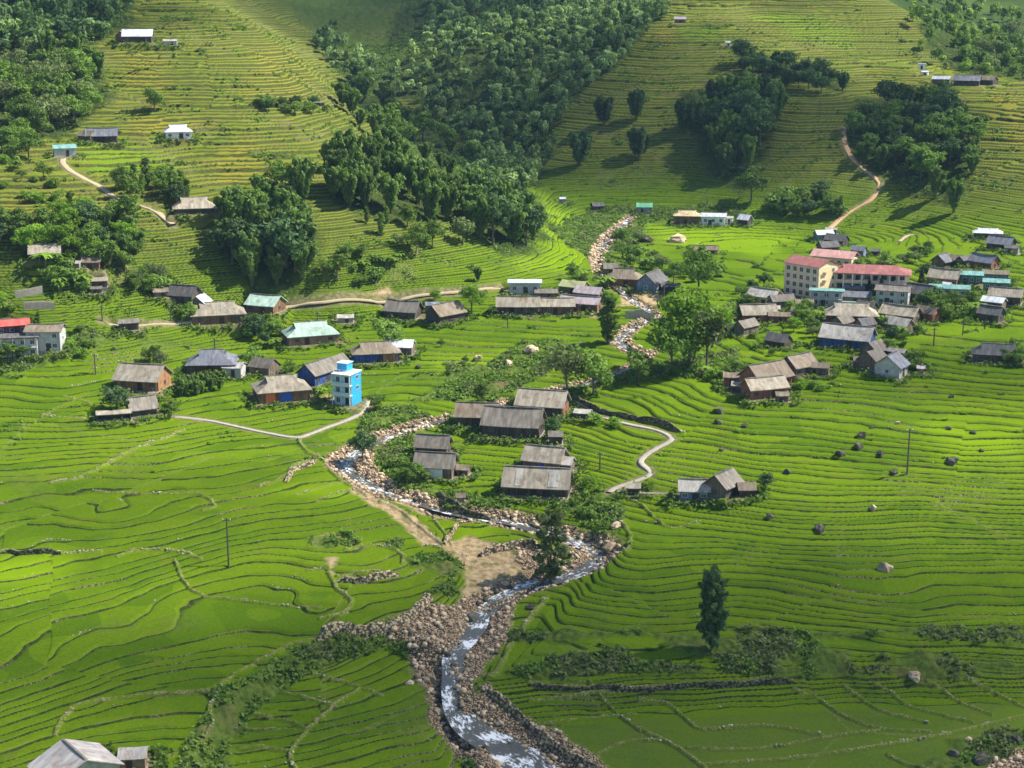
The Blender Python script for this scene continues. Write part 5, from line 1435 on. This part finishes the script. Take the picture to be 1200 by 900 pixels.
grove([(865,340),(905,335),(912,350),(880,372),(862,366)], 7, ['broad', 'broad_dark'], (10, 18), 'at the western edge of the right village', 'at the western edge of the right village', 9, 1.2)
grove([(1085,322),(1100,345),(1090,362),(1075,360)], 5, ['broad', 'broad_dark'], (14, 22), 'round the conifer by the school', 'round the conifer by the school', 9, 1.2)
grove([(870,345),(895,388),(940,408),(900,420),(868,400)], 7, ['broad', 'shrub', 'banana'], (8, 15), 'between the western houses and the dark hut', 'between the western houses and the dark hut', 9, 1.2)
grove([(0,180),(60,195),(70,235),(0,250)], 10, ['shrub', 'shrub_light', 'broad'], (8, 18), 'on the bright rough terraces at the left border', 'on the bright rough terraces at the left border', 11, 1.3)
grove([(0,352),(18,345),(20,368),(0,372)], 4, ['shrub_light', 'shrub'], (8, 14), 'above the red roofed building', 'above the red roofed building', 8, 1.3)
grove([(85,385),(120,395),(110,425),(75,415)], 6, ['shrub_light', 'shrub'], (8, 14), 'between the concrete house and the rice', 'between the concrete house and the rice', 9, 1.3)
grove([(395,300),(470,300),(470,335),(400,338)], 9, ['shrub', 'broad', 'banana'], (8, 18), 'on the rough ground right of the dark wood', 'on the rough ground right of the dark wood', 11, 1.3)
grove([(1120,55),(1190,40),(1200,92),(1130,92)], 12, ['broad', 'broad_olive', 'bamboo'], (14, 24), 'in the bright wood behind the ridge hamlet', 'in the bright wood behind the ridge hamlet', 10, 1.2)

# the woods that read as one mass
def mini(seed, n=150):
    r = random.Random(seed); L = []
    for i in range(5):
        a = r.random() * 6.28; q = r.uniform(0, 1.6); L.append((q * math.cos(a), q * math.sin(a), r.uniform(3.0, 6.2), r.uniform(1.0, 1.9), r.uniform(1.0, 2.2)))
    return lobes_cloud(L, n, 1.0, .4)
MINI = [mini(i) for i in range(8)] + [mini(20 + i, 200) * np.array([1.25, 1.25, .85]) for i in range(4)]
def wood(name, P, n, label_mat, smin=.8, smax=1.5):
    us = [q[0] for q in P]; vs = [q[1] for q in P]; W = hits2(P); lo = W.min(0); hi = W.max(0)
    out = []; tint = []; pts = NR.uniform(lo, hi, (n * 4, 2))
    pts = pts[poly_sd(pts[:, 0], pts[:, 1], W) > -2][:n]
    for x, y in pts:
        M = MINI[NR.integers(len(MINI))]; s = NR.uniform(smin, smax); a = NR.uniform(0, 6.28)
        R = np.array([[math.cos(a), -math.sin(a), 0], [math.sin(a), math.cos(a), 0], [0, 0, 1]])
        V = M @ R.T * s * np.array([1, 1, NR.uniform(.8, 1.5)]); out.append(V + np.array([x, y, gz(x, y) - .4]))
        tint.append(np.full(len(V), (NR.random() ** 1.7) * .95))
    me = quad_mesh(name, np.concatenate(out), label_mat); fattr(me, 'tint', np.concatenate(tint))
    o = bpy.data.objects.new(name, me); COL.objects.link(o); o['kind'] = 'stuff'; return o
WOODMAT = leaf_mat('leaves_wood', (.060, .125, .036), (.140, .215, .060), (.220, .290, .11))
wood('ravine_wood', [(512,-45),(790,-45),(778,20),(722,78),(655,135),(640,200),(600,228),(575,208),(548,165),(505,122),(445,108),(392,86),(372,48),(388,42),(412,72),(450,92),(482,80),(502,40)], 1500, WOODMAT, .6, 1.15)
wood('hilltop_wood', [(-120,-45),(165,-45),(150,22),(110,50),(60,60),(-120,70)], 620, LEAF['dark'], .8, 1.3)
wood('far_wood', [(1060,8),(1130,0),(1200,25),(1330,30),(1330,100),(1200,95),(1130,88),(1075,50)], 330, LEAF['broad'], .5, 1.25)
# ---------------------------------------------------------------- water, lanes, walls, stones, poles
def ribbon(name, P, wid, z, mat, thick=0.0, parent=None):
    n = len(P); t = np.gradient(P, axis=0); t /= np.linalg.norm(t, axis=1, keepdims=True) + 1e-9
    nv = np.stack([-t[:, 1], t[:, 0]], 1); wid = np.broadcast_to(wid, (n,))
    K = 7; X = np.empty((n, K)); Y = np.empty((n, K)); Z = np.empty((n, K))
    for k in range(K):
        f = (k / (K - 1)) * 2 - 1
        X[:, k] = P[:, 0] + nv[:, 0] * wid * f; Y[:, k] = P[:, 1] + nv[:, 1] * wid * f
        Z[:, k] = z
    if thick:
        Z[:, 0] -= thick; Z[:, -1] -= thick
        X[:, 1] = X[:, 0]; Y[:, 1] = Y[:, 0]; X[:, -2] = X[:, -1]; Y[:, -2] = Y[:, -1]
    me = grid_mesh(name, X, Y, Z, n, K)
    s = np.concatenate([[0], np.cumsum(np.linalg.norm(np.diff(P, axis=0), axis=1))])
    a = me.attributes.new('flow', 'FLOAT_VECTOR', 'POINT'); d = np.zeros((n, K, 3), np.float32); d[:, :, 0] = s[:, None]; d[:, :, 1] = (np.arange(K) / (K - 1) * 2 - 1)[None, :] * wid[:, None]
    a.data.foreach_set('vector', d.ravel())
    me.materials.append(mat)
    o = bpy.data.objects.new(name, me); COL.objects.link(o); return o
def water_mat():
    g = NT('stream_water', .12); g.p.inputs['Specular IOR Level'].default_value = .6
    fl = g.attr('flow').outputs['Vector']
    mp = g.n('ShaderNodeMapping'); g.K.new(fl, mp.inputs[0]); mp.inputs['Scale'].default_value = (.9, 1.7, 1)
    n1 = g.noise(1.0, 5, mp.outputs[0], .68, .6); n2 = g.noise(.22, 2, fl)
    foam = g.step(.52, .66, g.math('ADD', n1, g.math('MULTIPLY', g.math('SUBTRACT', n2, .5), .95)))
    c = g.mix(n2, (.06, .065, .055), (.12, .115, .095))
    g.base(g.mix(foam, c, (.72, .75, .77)))
    g.put(g.p.inputs['Roughness'], g.math('ADD', .16, g.math('MULTIPLY', foam, .6)))
    g.bump(n1, .7, .3); return g.m
WM = water_mat()
for nm, R_ in (('stream', RV),):
    zc = np.array([gz(p[0], p[1]) for p in R_]) + .5
    ker = np.ones(9) / 9; zc = np.convolve(np.pad(zc, 4, 'edge'), ker, 'valid')
    zc = np.minimum.accumulate(zc) if nm == 'stream' else np.minimum.accumulate(zc[::-1])[::-1]
    o = ribbon(nm, R_[:, :2], R_[:, 2] * 1.05 + .25, zc, WM); o['kind'] = 'structure'
M_EARTH = plain('trodden_earth', (.42, .34, .22), .95, .4); M_RED = plain('red_earth', (.50, .33, .17), .95, .4)
for k, P in PATHW.items():
    w = PATHS[k][1]
    zc = np.array([max(gz(p[0], p[1]), gz(p[0], p[1])) for p in P]); zc = np.convolve(np.pad(zc, 3, 'edge'), np.ones(7) / 7, 'valid') + .12
    wv = w * (1 + .18 * gnoise(P[:, 0] / 3, P[:, 1] / 3, 3)) if PATHS[k][2] else np.full(len(P), w)
    o = ribbon(k, P, wv, zc, M_CONC if PATHS[k][2] == 0 else (M_RED if k == 'red_track' else M_EARTH), .5); o['kind'] = 'structure'

def stone_mat(name, ca, cb, joint, sc=1.9):
    g = NT(name, .9); o = g.pos()
    v = g.n('ShaderNodeTexVoronoi'); v.inputs['Scale'].default_value = sc; g.K.new(o, v.inputs['Vector'])
    bw = g.n('ShaderNodeRGBToBW'); g.K.new(v.outputs['Color'], bw.inputs[0])
    c = g.mix(bw.outputs[0], ca, cb); c = g.mix(g.step(.38, .62, v.outputs['Distance']), c, joint)
    c = g.mix(g.math('MULTIPLY', g.step(.55, .7, g.noise(.5, 3, o)), .6), c, (.05, .08, .025))
    g.base(c); g.bump(g.math('SUBTRACT', 1.0, v.outputs['Distance']), .8, .2); return g.m
M_DRY = stone_mat('dry_stone', (.34, .26, .16), (.58, .46, .30), (.09, .07, .045))
M_DSTONE = stone_mat('dark_stone', (.11, .10, .06), (.22, .19, .12), (.04, .045, .02))
def wallrun(name, pix, h, th, mat, label, z_up=0.0, rug=.22):
    P = smooth_line(hits2(pix), .8); n = len(P)
    t = np.gradient(P, axis=0); t /= np.linalg.norm(t, axis=1, keepdims=True) + 1e-9; nv = np.stack([-t[:, 1], t[:, 0]], 1)
    m = MB(); prof = [(-.6, -.8), (-.5, .35), (-.42, .8), (-.3, 1.0), (.3, 1.0), (.5, .5), (.6, -.8)]
    base = np.array([gz(p[0], p[1]) for p in P])
    for i in range(n):
        e = 1.0 if name == 'retaining_wall' else min(1.0, min(i, n - 1 - i) / 3 + .25)
        for a, b in prof:
            j = NR.uniform(-rug, rug) * .5; x = P[i, 0] + nv[i, 0] * (a * th + j); y = P[i, 1] + nv[i, 1] * (a * th + j)
            m.v.append((x, y, base[i] + z_up + (b * h * e if b > 0 else b) + NR.uniform(-rug, rug) * .5))
    k = len(prof)
    for i in range(n - 1):
        for j in range(k - 1):
            a = i * k + j; m.f.append((a, a + 1, a + k + 1, a + k))
    o = m.build(name, mat); tagm(o, label, 'wall'); return o
W_ = wallrun
W_('stone_wall', [(672,466),(690,477),(715,486),(745,492),(775,498),(796,507)], 1.2, .6, M_DSTONE, 'dark dry-stone bank holding the fields above the winding concrete path')
W_('stone_wall', [(504,700),(492,716),(470,732),(440,741),(400,744),(370,752)], 2.0, 1.4, M_DRY, 'broad tumbled wall of orange-brown stones above the stream elbow', -.6, .5)
W_('stone_wall', [(563,806),(585,822),(605,838),(640,866),(672,888),(705,905)], 1.1, .6, M_DRY, 'stone wall along the right side of the stony stream bed at the bottom')
W_('stone_wall', [(395,683),(430,682),(468,676)], 1.2, .7, M_DRY, 'short stone wall under a tiny paddy left of the stream elbow')
W_('stone_wall', [(560,712),(590,702),(618,688),(636,678),(645,668)], 1.0, .5, M_DRY, 'pale curved embankment wall round the bare gravel yard')
W_('stone_wall', [(562,652),(590,645),(620,640),(634,646)], 1.4, 1.2, M_DRY, 'heap of piled stones at the back of the bare gravel yard', 0, .5)
W_('stone_wall', [(620,803),(700,810),(780,808),(850,805),(930,798)], .8, .5, M_DSTONE, 'long low dark wall above the big flat paddies at the lower right')
W_('stone_wall', [(0,649),(30,650),(72,650)], .9, .5, M_DSTONE, 'dark terrace wall ending in pale stones at the left border')
W_('stone_wall', [(512,580),(530,592),(552,600),(580,606)], 1.4, .8, M_DSTONE, 'black shaded bank wall on the upper side of the stream below the tiny stone hut')
W_('stone_wall', [(520,640),(528,630),(535,618),(545,612)], .9, .6, M_DRY, 'tan wall round the small bright triangular paddy')
W_('stone_wall', [(335,565),(345,552),(365,545),(372,540)], 1.0, .8, M_DRY, 'brown stone bank in the rice left of the stream bend')
W_('retaining_wall', [(18,349),(34,346),(50,343)], 1.9, .4, M_CONC, 'upper concrete retaining wall above the red roofed building', 0, .02)
W_('retaining_wall', [(28,362),(46,361),(64,361)], 1.8, .4, M_CONC, 'lower concrete retaining wall above the two-storey concrete house', 0, .02)
W_('retaining_wall', [(733,372),(750,371),(766,372)], 2.4, .4, M_CONC, 'grey-brown yard wall below the bare earth yard', 0, .02)

# stones
def rock_arr(seed):
    bm = bmesh.new(); bmesh.ops.create_icosphere(bm, subdivisions=1 if seed < 100 else 2, radius=1)
    V = np.array([v.co[:] for v in bm.verts]); Fc = np.array([[v.index for v in f.verts] for f in bm.faces]); bm.free()
    r = np.random.default_rng(seed); V = V * (1 + .22 * r.normal(size=(len(V), 1)).clip(-1, 1)) * np.array([1, r.uniform(.65, .95), r.uniform(.5, .8)]); return V, Fc
RK = [rock_arr(i) for i in range(6)]
def rock_mat(name, ca, cb, moss=0.0):
    g = NT(name, .85); n = g.noise(1.2, 4, g.pos()); n2 = g.noise(.35, 2, g.pos())
    g.base(g.mix(g.math('MULTIPLY', g.step(.52, .62, g.noise(.9, 3, g.pos())), moss), g.mix(g.step(.4, .65, n2), g.mix(n, ca, cb), tuple(.6 * c for c in ca)), (.07, .10, .02))); g.bump(g.noise(3, 4, g.pos()), .6, .15); return g.m
M_ROCK = rock_mat('tan_rock', (.42, .31, .19), (.68, .54, .37)); M_GREY = rock_mat('grey_rock', (.06, .055, .045), (.17, .155, .125), .75)
M_PALE = rock_mat('pale_rock', (.40, .36, .29), (.60, .55, .45))
def scatter_rocks(name, m, n, smin, smax, mat, zoff=0.0, pw=2.5):
    idx = np.nonzero(m)[0]
    wt = (F['R'][idx] ** 2 * np.interp(F['R'][idx], [200, 300, 450, 900], [.3, .42, .6, 1.0])); wt /= wt.sum()
    pick = NR.choice(idx, n, p=wt); Vs = []; Fs = []; b = 0
    for p in pick:
        V, Fc = RK[NR.integers(len(RK))]; s = smin + (smax - smin) * NR.random() ** pw; a = NR.uniform(0, 6.28)
        R = np.array([[math.cos(a), -math.sin(a), 0], [math.sin(a), math.cos(a), 0], [0, 0, 1]])
        Vs.append(V @ R.T * s + np.array([F['x'][p], F['y'][p], GZ[p] + s * .15 + zoff])); Fs.append(Fc + b); b += len(V)
    V = np.concatenate(Vs); Fc = np.concatenate(Fs).astype(np.int32)
    me = bpy.data.meshes.new(name); me.vertices.add(len(V)); me.vertices.foreach_set('co', V.astype(np.float32).ravel())
    me.loops.add(Fc.size); me.loops.foreach_set('vertex_index', Fc.ravel()); me.polygons.add(len(Fc)); me.polygons.foreach_set('loop_start', np.arange(0, Fc.size, 3, dtype=np.int32))
    me.update(calc_edges=True); me.materials.append(mat)
    o = bpy.data.objects.new(name, me); COL.objects.link(o); o['kind'] = 'stuff'; return o
inr = F['R'] < 620
scatter_rocks('river_stones', (F['grav'] > .6) & (F['q'] > -1.6) & inr, 14000, .10, .75, M_ROCK, 0, 4.5)
scatter_rocks('wet_stones', (F['q'] < .8) & (F['q'] > -2.2) & inr, 1500, .15, .8, M_GREY, .05, 2.5)
edge = (BUND > .4) & (F['grav'] < .3) & (KEEP + F['scrub'] > -1) & inr & (gnoise(F['x'] / 7, F['y'] / 7, 66) > .12)
scatter_rocks('bund_stones', edge, 550, .10, .32, M_PALE, 0, 2)
lipm = (F['L'] - np.floor(F['L']) < .09) & (KEEP > .6) & (F['R'] < 420) & (gnoise(F['x'] / 16, F['y'] / 9, 67) > .52)
scatter_rocks('terrace_stones', lipm, 600, .09, .26, M_PALE, 0, 2)

def hull(seed):
    r = np.random.default_rng(seed); bm = bmesh.new(); pts = r.normal(size=(26, 3)); pts /= np.linalg.norm(pts, axis=1, keepdims=True)
    for p in pts * r.uniform(.8, 1.05, (26, 1)): bm.verts.new(tuple(p))
    bmesh.ops.convex_hull(bm, input=bm.verts[:]); bmesh.ops.subdivide_edges(bm, edges=bm.edges[:], cuts=1, use_grid_fill=True)
    bmesh.ops.triangulate(bm, faces=bm.faces[:]); bm.verts.ensure_lookup_table(); bm.verts.index_update()
    V = np.array([v.co[:] for v in bm.verts]); V = V * (1 + .10 * r.normal(size=(len(V), 1)).clip(-1, 1)); Fc = np.array([[v.index for v in f.verts] for f in bm.faces]); bm.free(); return V, Fc
bould = [hull(100 + i) for i in range(5)]
def bm_mesh(i, mat):
    V, Fc = bould[i]; me = bpy.data.meshes.new('boulder'); me.from_pydata(V.tolist(), [], Fc.tolist()); me.polygons.foreach_set('use_smooth', [False] * len(me.polygons)); me.materials.append(mat); return me
BMs = {k: [bm_mesh(i, mt) for i in range(5)] for k, mt in (('tan', M_ROCK), ('grey', M_GREY))}
def boulder(u, v, wpx, col, label, group=None, zs=.8):
    p = hit2(u, v); z = gz(*p); d = math.sqrt(p[0] ** 2 + p[1] ** 2 + z * z); s = wpx * d / FPX / 2
    o = bpy.data.objects.new('boulder', NRc(BMs[col])); COL.objects.link(o); o.location = (p[0], p[1], z + s * .08); o.scale = (s, s * .9, s * zs); o.rotation_euler = (0, 0, TR.random() * 6)
    return tagm(o, label, 'boulder', group)
def NRc(L): return L[TR.randrange(len(L))]
for u, v, w, c, lb in [(537,840,14,'tan','smooth pinkish-tan boulder standing in the rapids'), (515,832,16,'tan','tan boulder at the left edge of the rapids'), (505,795,22,'tan','wide flat tan boulder on the left gravel bar'),
    (560,838,10,'tan','small tan boulder right of the rapids boulder'), (480,800,12,'tan','tan boulder at the upper end of the left gravel bar'), (580,765,10,'grey','dark boulder in the stream below the bend'),
    (622,712,14,'grey','dark boulder at the narrows of the stream'), (600,722,9,'tan','tan boulder at the narrows of the stream'), (553,720,18,'grey','dark angular rock at the foot of the bare yard'),
    (715,640,20,'tan','big rounded tan-green boulder above the stream elbow'), (722,618,16,'tan','boulder above the big rounded one on the path bank'), (703,600,14,'grey','dark boulder high on the path bank'),
    (1150,893,24,'grey','largest black boulder in the bottom right stream bed'), (1118,884,15,'grey','second black boulder in the bottom right corner'), (1190,868,16,'grey','black boulder at the right border of the stream bed'),
    (1071,795,18,'tan','light boulder on the scrubby bank above the flat paddies'), (623,413,20,'tan','big brownish boulder in the rice right of the street row'), (596,428,14,'tan','boulder in the scrub left of the brownish one'),
    (755,283,22,'grey','huge dark boulder beside the upper stream'), (793,284,26,'tan','large grassy boulder right of the huge dark one'), (560,420,12,'tan','boulder above the scrub strip in the mid valley'),
    (842,324,14,'grey','dark boulder pile right of the round valley tree'), (490,430,8,'grey','lone dark rock in the rice right of the silver roof'), (1135,868,9,'tan','tan boulder between the black ones at the corner')]:
    boulder(u, v, w, c, lb)
for i, (u, v, w, lb) in enumerate([(1022,499,9,'topmost of the dark rock heaps left of the tall pole'), (1010,511,13,'wide flat dark rock heap, second from the top'), (1006,524,13,'dark rock heap, third from the top in the column'),
    (985,532,14,'dark rock heap set left of the column'), (1031,532,12,'grassy rock heap right of the column'), (1048,553,11,'dark rock heap just left of the tall pole foot'), (1052,495,8,'pale flat rock above the tall pole'),
    (1112,502,9,'faint grassy rock right of the tall pole top'), (1140,508,9,'small dark rock among the brightest rice'), (1116,542,18,'largest dark rock heap right of the tall pole'), (1150,530,8,'small rock at the edge of the brightest rice'),
    (1023,596,12,'light topped rock in the mid right rice'), (960,620,18,'broad black rock heap in the lower right rice'), (902,606,11,'black rock left of the broad black heap'), (923,553,13,'dark flat rock below the gable-fronted farmhouse field'),
    (842,483,17,'larger of two dark mounds beside the hedge path'), (842,496,12,'smaller of two dark mounds beside the hedge path'), (873,500,9,'small grassy mound right of the two dark mounds'), (845,528,7,'tiny rock below the two dark mounds'),
    (1037,667,20,'long flat pinkish rock in the swirling terraces'), (134,409,8,'rock in the rice below the shed at the lane'), (934,445,8,'rock under the brown gable wall'), (1115,465,8,'round dark bush-like rock below the long dark roof')]):
    boulder(u, v, w, 'grey' if i not in (6, 11, 19) else 'tan', lb, None, .9)

M_POLE = plain('pole_wood', (.10, .09, .08))
def pole(u, v, hpx, label):
    p = hit2(u, v); z = gz(*p); d = math.sqrt(p[0] ** 2 + p[1] ** 2 + z * z); h = hpx * d / FPX
    r = thing('utility_pole', label, 'pole', (p[0], p[1], z), TR.uniform(-.4, .4))
    m = MB(); m.tube([(0, 0, -.5), (0, 0, h)], [.20, .13], 8); m.build('post', M_POLE, r)
    m = MB(); m.box((0, 0, h - .5), (1.8, .14, .14)); a = m.build('crossarm', M_POLE, r)
    for s in (-.75, 0, .75):
        m = MB(); m.tube([(s, 0, h - .43), (s, 0, h - .15)], [.07, .05], 6); m.build('insulator', M_WHITE, a)
    return r
for q in [(1063,555,54,'tall dark utility pole alone in the right rice fields'), (268,663,60,'utility pole standing in the left foreground terraces'), (1094,406,21,'pole between the right village and the long dark roof'),
    (1128,394,15,'shorter pole up-field of the one below the village'), (1154,385,10,'smallest pole by the dark gable at the right edge'), (450,402,18,'pole behind the brown roofed blue house'), (252,412,18,'pole just above the blue-grey hipped roof'),
    (112,437,24,'pole in the rice left of the orange-brown house'), (778,356,22,'pole at the right end of the bare earth yard'), (677,372,16,'pole in front of the cream-beige street roof'), (595,385,18,'pole at the rice edge left of the street row'),
    (200,376,14,'grey pole on the lane by the wide pale house'), (120,376,18,'grey pole on the lane near the small shed'), (1003,262,10,'pole on the terraces right of the red track'), (703,550,20,'thin pole in the rice beside the winding path'), (372,376,10,'pole next to the dirt road')]:
    pole(*q)

# undergrowth on the rough ground
def tufts(name, mask, n, smin, smax, mat, k=7):
    idx = np.nonzero(mask)[0]; wt = F['R'][idx] ** 1.2; wt = wt / wt.sum()
    pick = NR.choice(idx, n, p=wt); c = np.stack([F['x'][pick], F['y'][pick], GZ[pick]], 1)
    s = NR.uniform(smin, smax, n)
    P = np.repeat(c, k, 0) + NR.normal(size=(n * k, 3)) * np.repeat(s, k)[:, None] * np.array([.55, .55, .3]); P[:, 2] += np.repeat(s, k) * .35
    d = NR.normal(size=(n * k, 3)); d[:, 2] = np.abs(d[:, 2]) + .6
    V = quads(P, d, .62); o = bpy.data.objects.new(name, quad_mesh(name, V, mat)); COL.objects.link(o); o['kind'] = 'stuff'; return o
nv_ = (PAD < .25) & (PATHD > .6) & (F['grav'] < .4) & (F['dirt'] < .4)
tufts('undergrowth', (F['scrub'] > .55) & nv_ & (F['R'] < 850) & (gnoise(F['x'] / 6, F['y'] / 6, 72) > -.15 + .55 * ((F['R'] < 275) & (F['x'] > 5))), 12000, .25, .85, LEAF['broad'])
tufts('pale_undergrowth', (F['scrub'] > .55) & nv_ & (F['R'] < 850) & (gnoise(F['x'] / 12, F['y'] / 12, 71) > 0), 6000, .3, .9, LEAF['olive'])
tufts('wood_floor_plants', (F['wood'] > .5) & nv_ & (F['R'] < 900), 9000, .5, 1.5, LEAF['broad'])
tufts('yard_plants', (PAD > .03) & (PAD < .7) & (PATHD > 1.3) & (F['R'] < 700), 9000, .3, 1.5, LEAF['broad'])

frac = F['L'] - np.floor(F['L'])
tufts('terrace_weeds', (frac > 1 - Wg * .8) & (KEEP > .6) & (F['hillm'] > .3) & (F['R'] < 800) & (gnoise(F['x'] / 15, F['y'] / 8, 73) > .18), 9000, .25, .8, LEAF['broad'], 5)
tufts('valley_weeds', (frac > 1 - Wg) & (KEEP > .6) & (F['hillm'] < .3) & (F['R'] > 330) & (gnoise(F['x'] / 12, F['y'] / 7, 74) > .42), 2500, .2, .6, LEAF['broad'], 5)

# ---------------------------------------------------------------- clouds that shade parts of the valley
def cloud_mat():
    m = bpy.data.materials.new('cloud_vapour'); m.use_nodes = True; t = m.node_tree
    for n in list(t.nodes): t.nodes.remove(n)
    o = t.nodes.new('ShaderNodeOutputMaterial'); v = t.nodes.new('ShaderNodeVolumePrincipled')
    v.inputs['Color'].default_value = (1, 1, 1, 1); v.inputs['Density'].default_value = CLOUD_D; v.inputs['Anisotropy'].default_value = .5
    t.links.new(v.outputs[0], o.inputs['Volume']); return m
CLOUD_D = .010
CM = cloud_mat(); CLOUD_H = 620.0
def cloud(u, v, rx, ry, th, seed, label, turn=0.0):
    """a low cloud whose shadow falls on photo pixel (u, v)"""
    p = hit2(u, v); z = gz(*p); k = (CLOUD_H - z) / SUN_DIR[2]
    c = np.array([p[0], p[1], z]) + SUN_DIR * k
    bm = bmesh.new(); bmesh.ops.create_icosphere(bm, subdivisions=5, radius=1)
    ct, stt = math.cos(turn), math.sin(turn)
    for q in bm.verts:
        x, y, zz = q.co
        n = 1 + .34 * float(gnoise(np.array([x * 1.6 + seed * 7.1]), np.array([y * 1.6 + zz * .8]), seed)[0]) + .16 * float(gnoise(np.array([x * 4 + seed]), np.array([y * 4 + zz * 2]), seed + 3)[0])
        X, Y = x * rx * n, y * ry * n
        q.co = (X * ct - Y * stt, X * stt + Y * ct, zz * th * n * (1 if zz > 0 else .6))
    me = bpy.data.meshes.new('cloud'); bm.to_mesh(me); bm.free(); me.materials.append(CM)
    o = bpy.data.objects.new('cloud', me); COL.objects.link(o); o.location = tuple(c); o['kind'] = 'structure'
    return o
cloud(610, 120, 80, 50, 60, 1, 'cloud')
cloud(770, 165, 95, 55, 60, 2, 'cloud')
cloud(1040, 150, 45, 35, 40, 3, 'cloud')
cloud(450, 25, 120, 80, 60, 4, 'cloud')
cloud(60, 5, 80, 50, 50, 5, 'cloud')
cloud(330, 850, 150, 28, 27, 6, 'cloud')
cloud(980, 790, 140, 40, 33, 7, 'cloud')
cloud(1180, 430, 42, 24, 30, 8, 'cloud')
cloud(250, 590, 80, 26, 16, 9, 'cloud')
cloud(880, 670, 90, 26, 18, 10, 'cloud')
cloud(560, 760, 90, 40, 16, 11, 'cloud')

# ---------------------------------------------------------------- the air
def haze():
    m = bpy.data.materials.new('haze_air'); m.use_nodes = True; t = m.node_tree
    for n in list(t.nodes): t.nodes.remove(n)
    o = t.nodes.new('ShaderNodeOutputMaterial'); v = t.nodes.new('ShaderNodeVolumePrincipled')
    v.inputs['Color'].default_value = (.42, .70, 1.0, 1); v.inputs['Density'].default_value = HAZE; v.inputs['Anisotropy'].default_value = 0.0
    t.links.new(v.outputs[0], o.inputs['Volume'])
    zb = float(GZ.min()) - 1.0; zt_ = float(GZ.max()) + 30
    b = MB(); x0, x1, y0, y1 = -3200, 3200, -30, 5400
    b.box(((x0 + x1) / 2, (y0 + y1) / 2, (zb + zt_) / 2), (x1 - x0, y1 - y0, zt_ - zb))
    o_ = b.build('haze', m); o_['kind'] = 'stuff'
HAZE = .00005
haze()
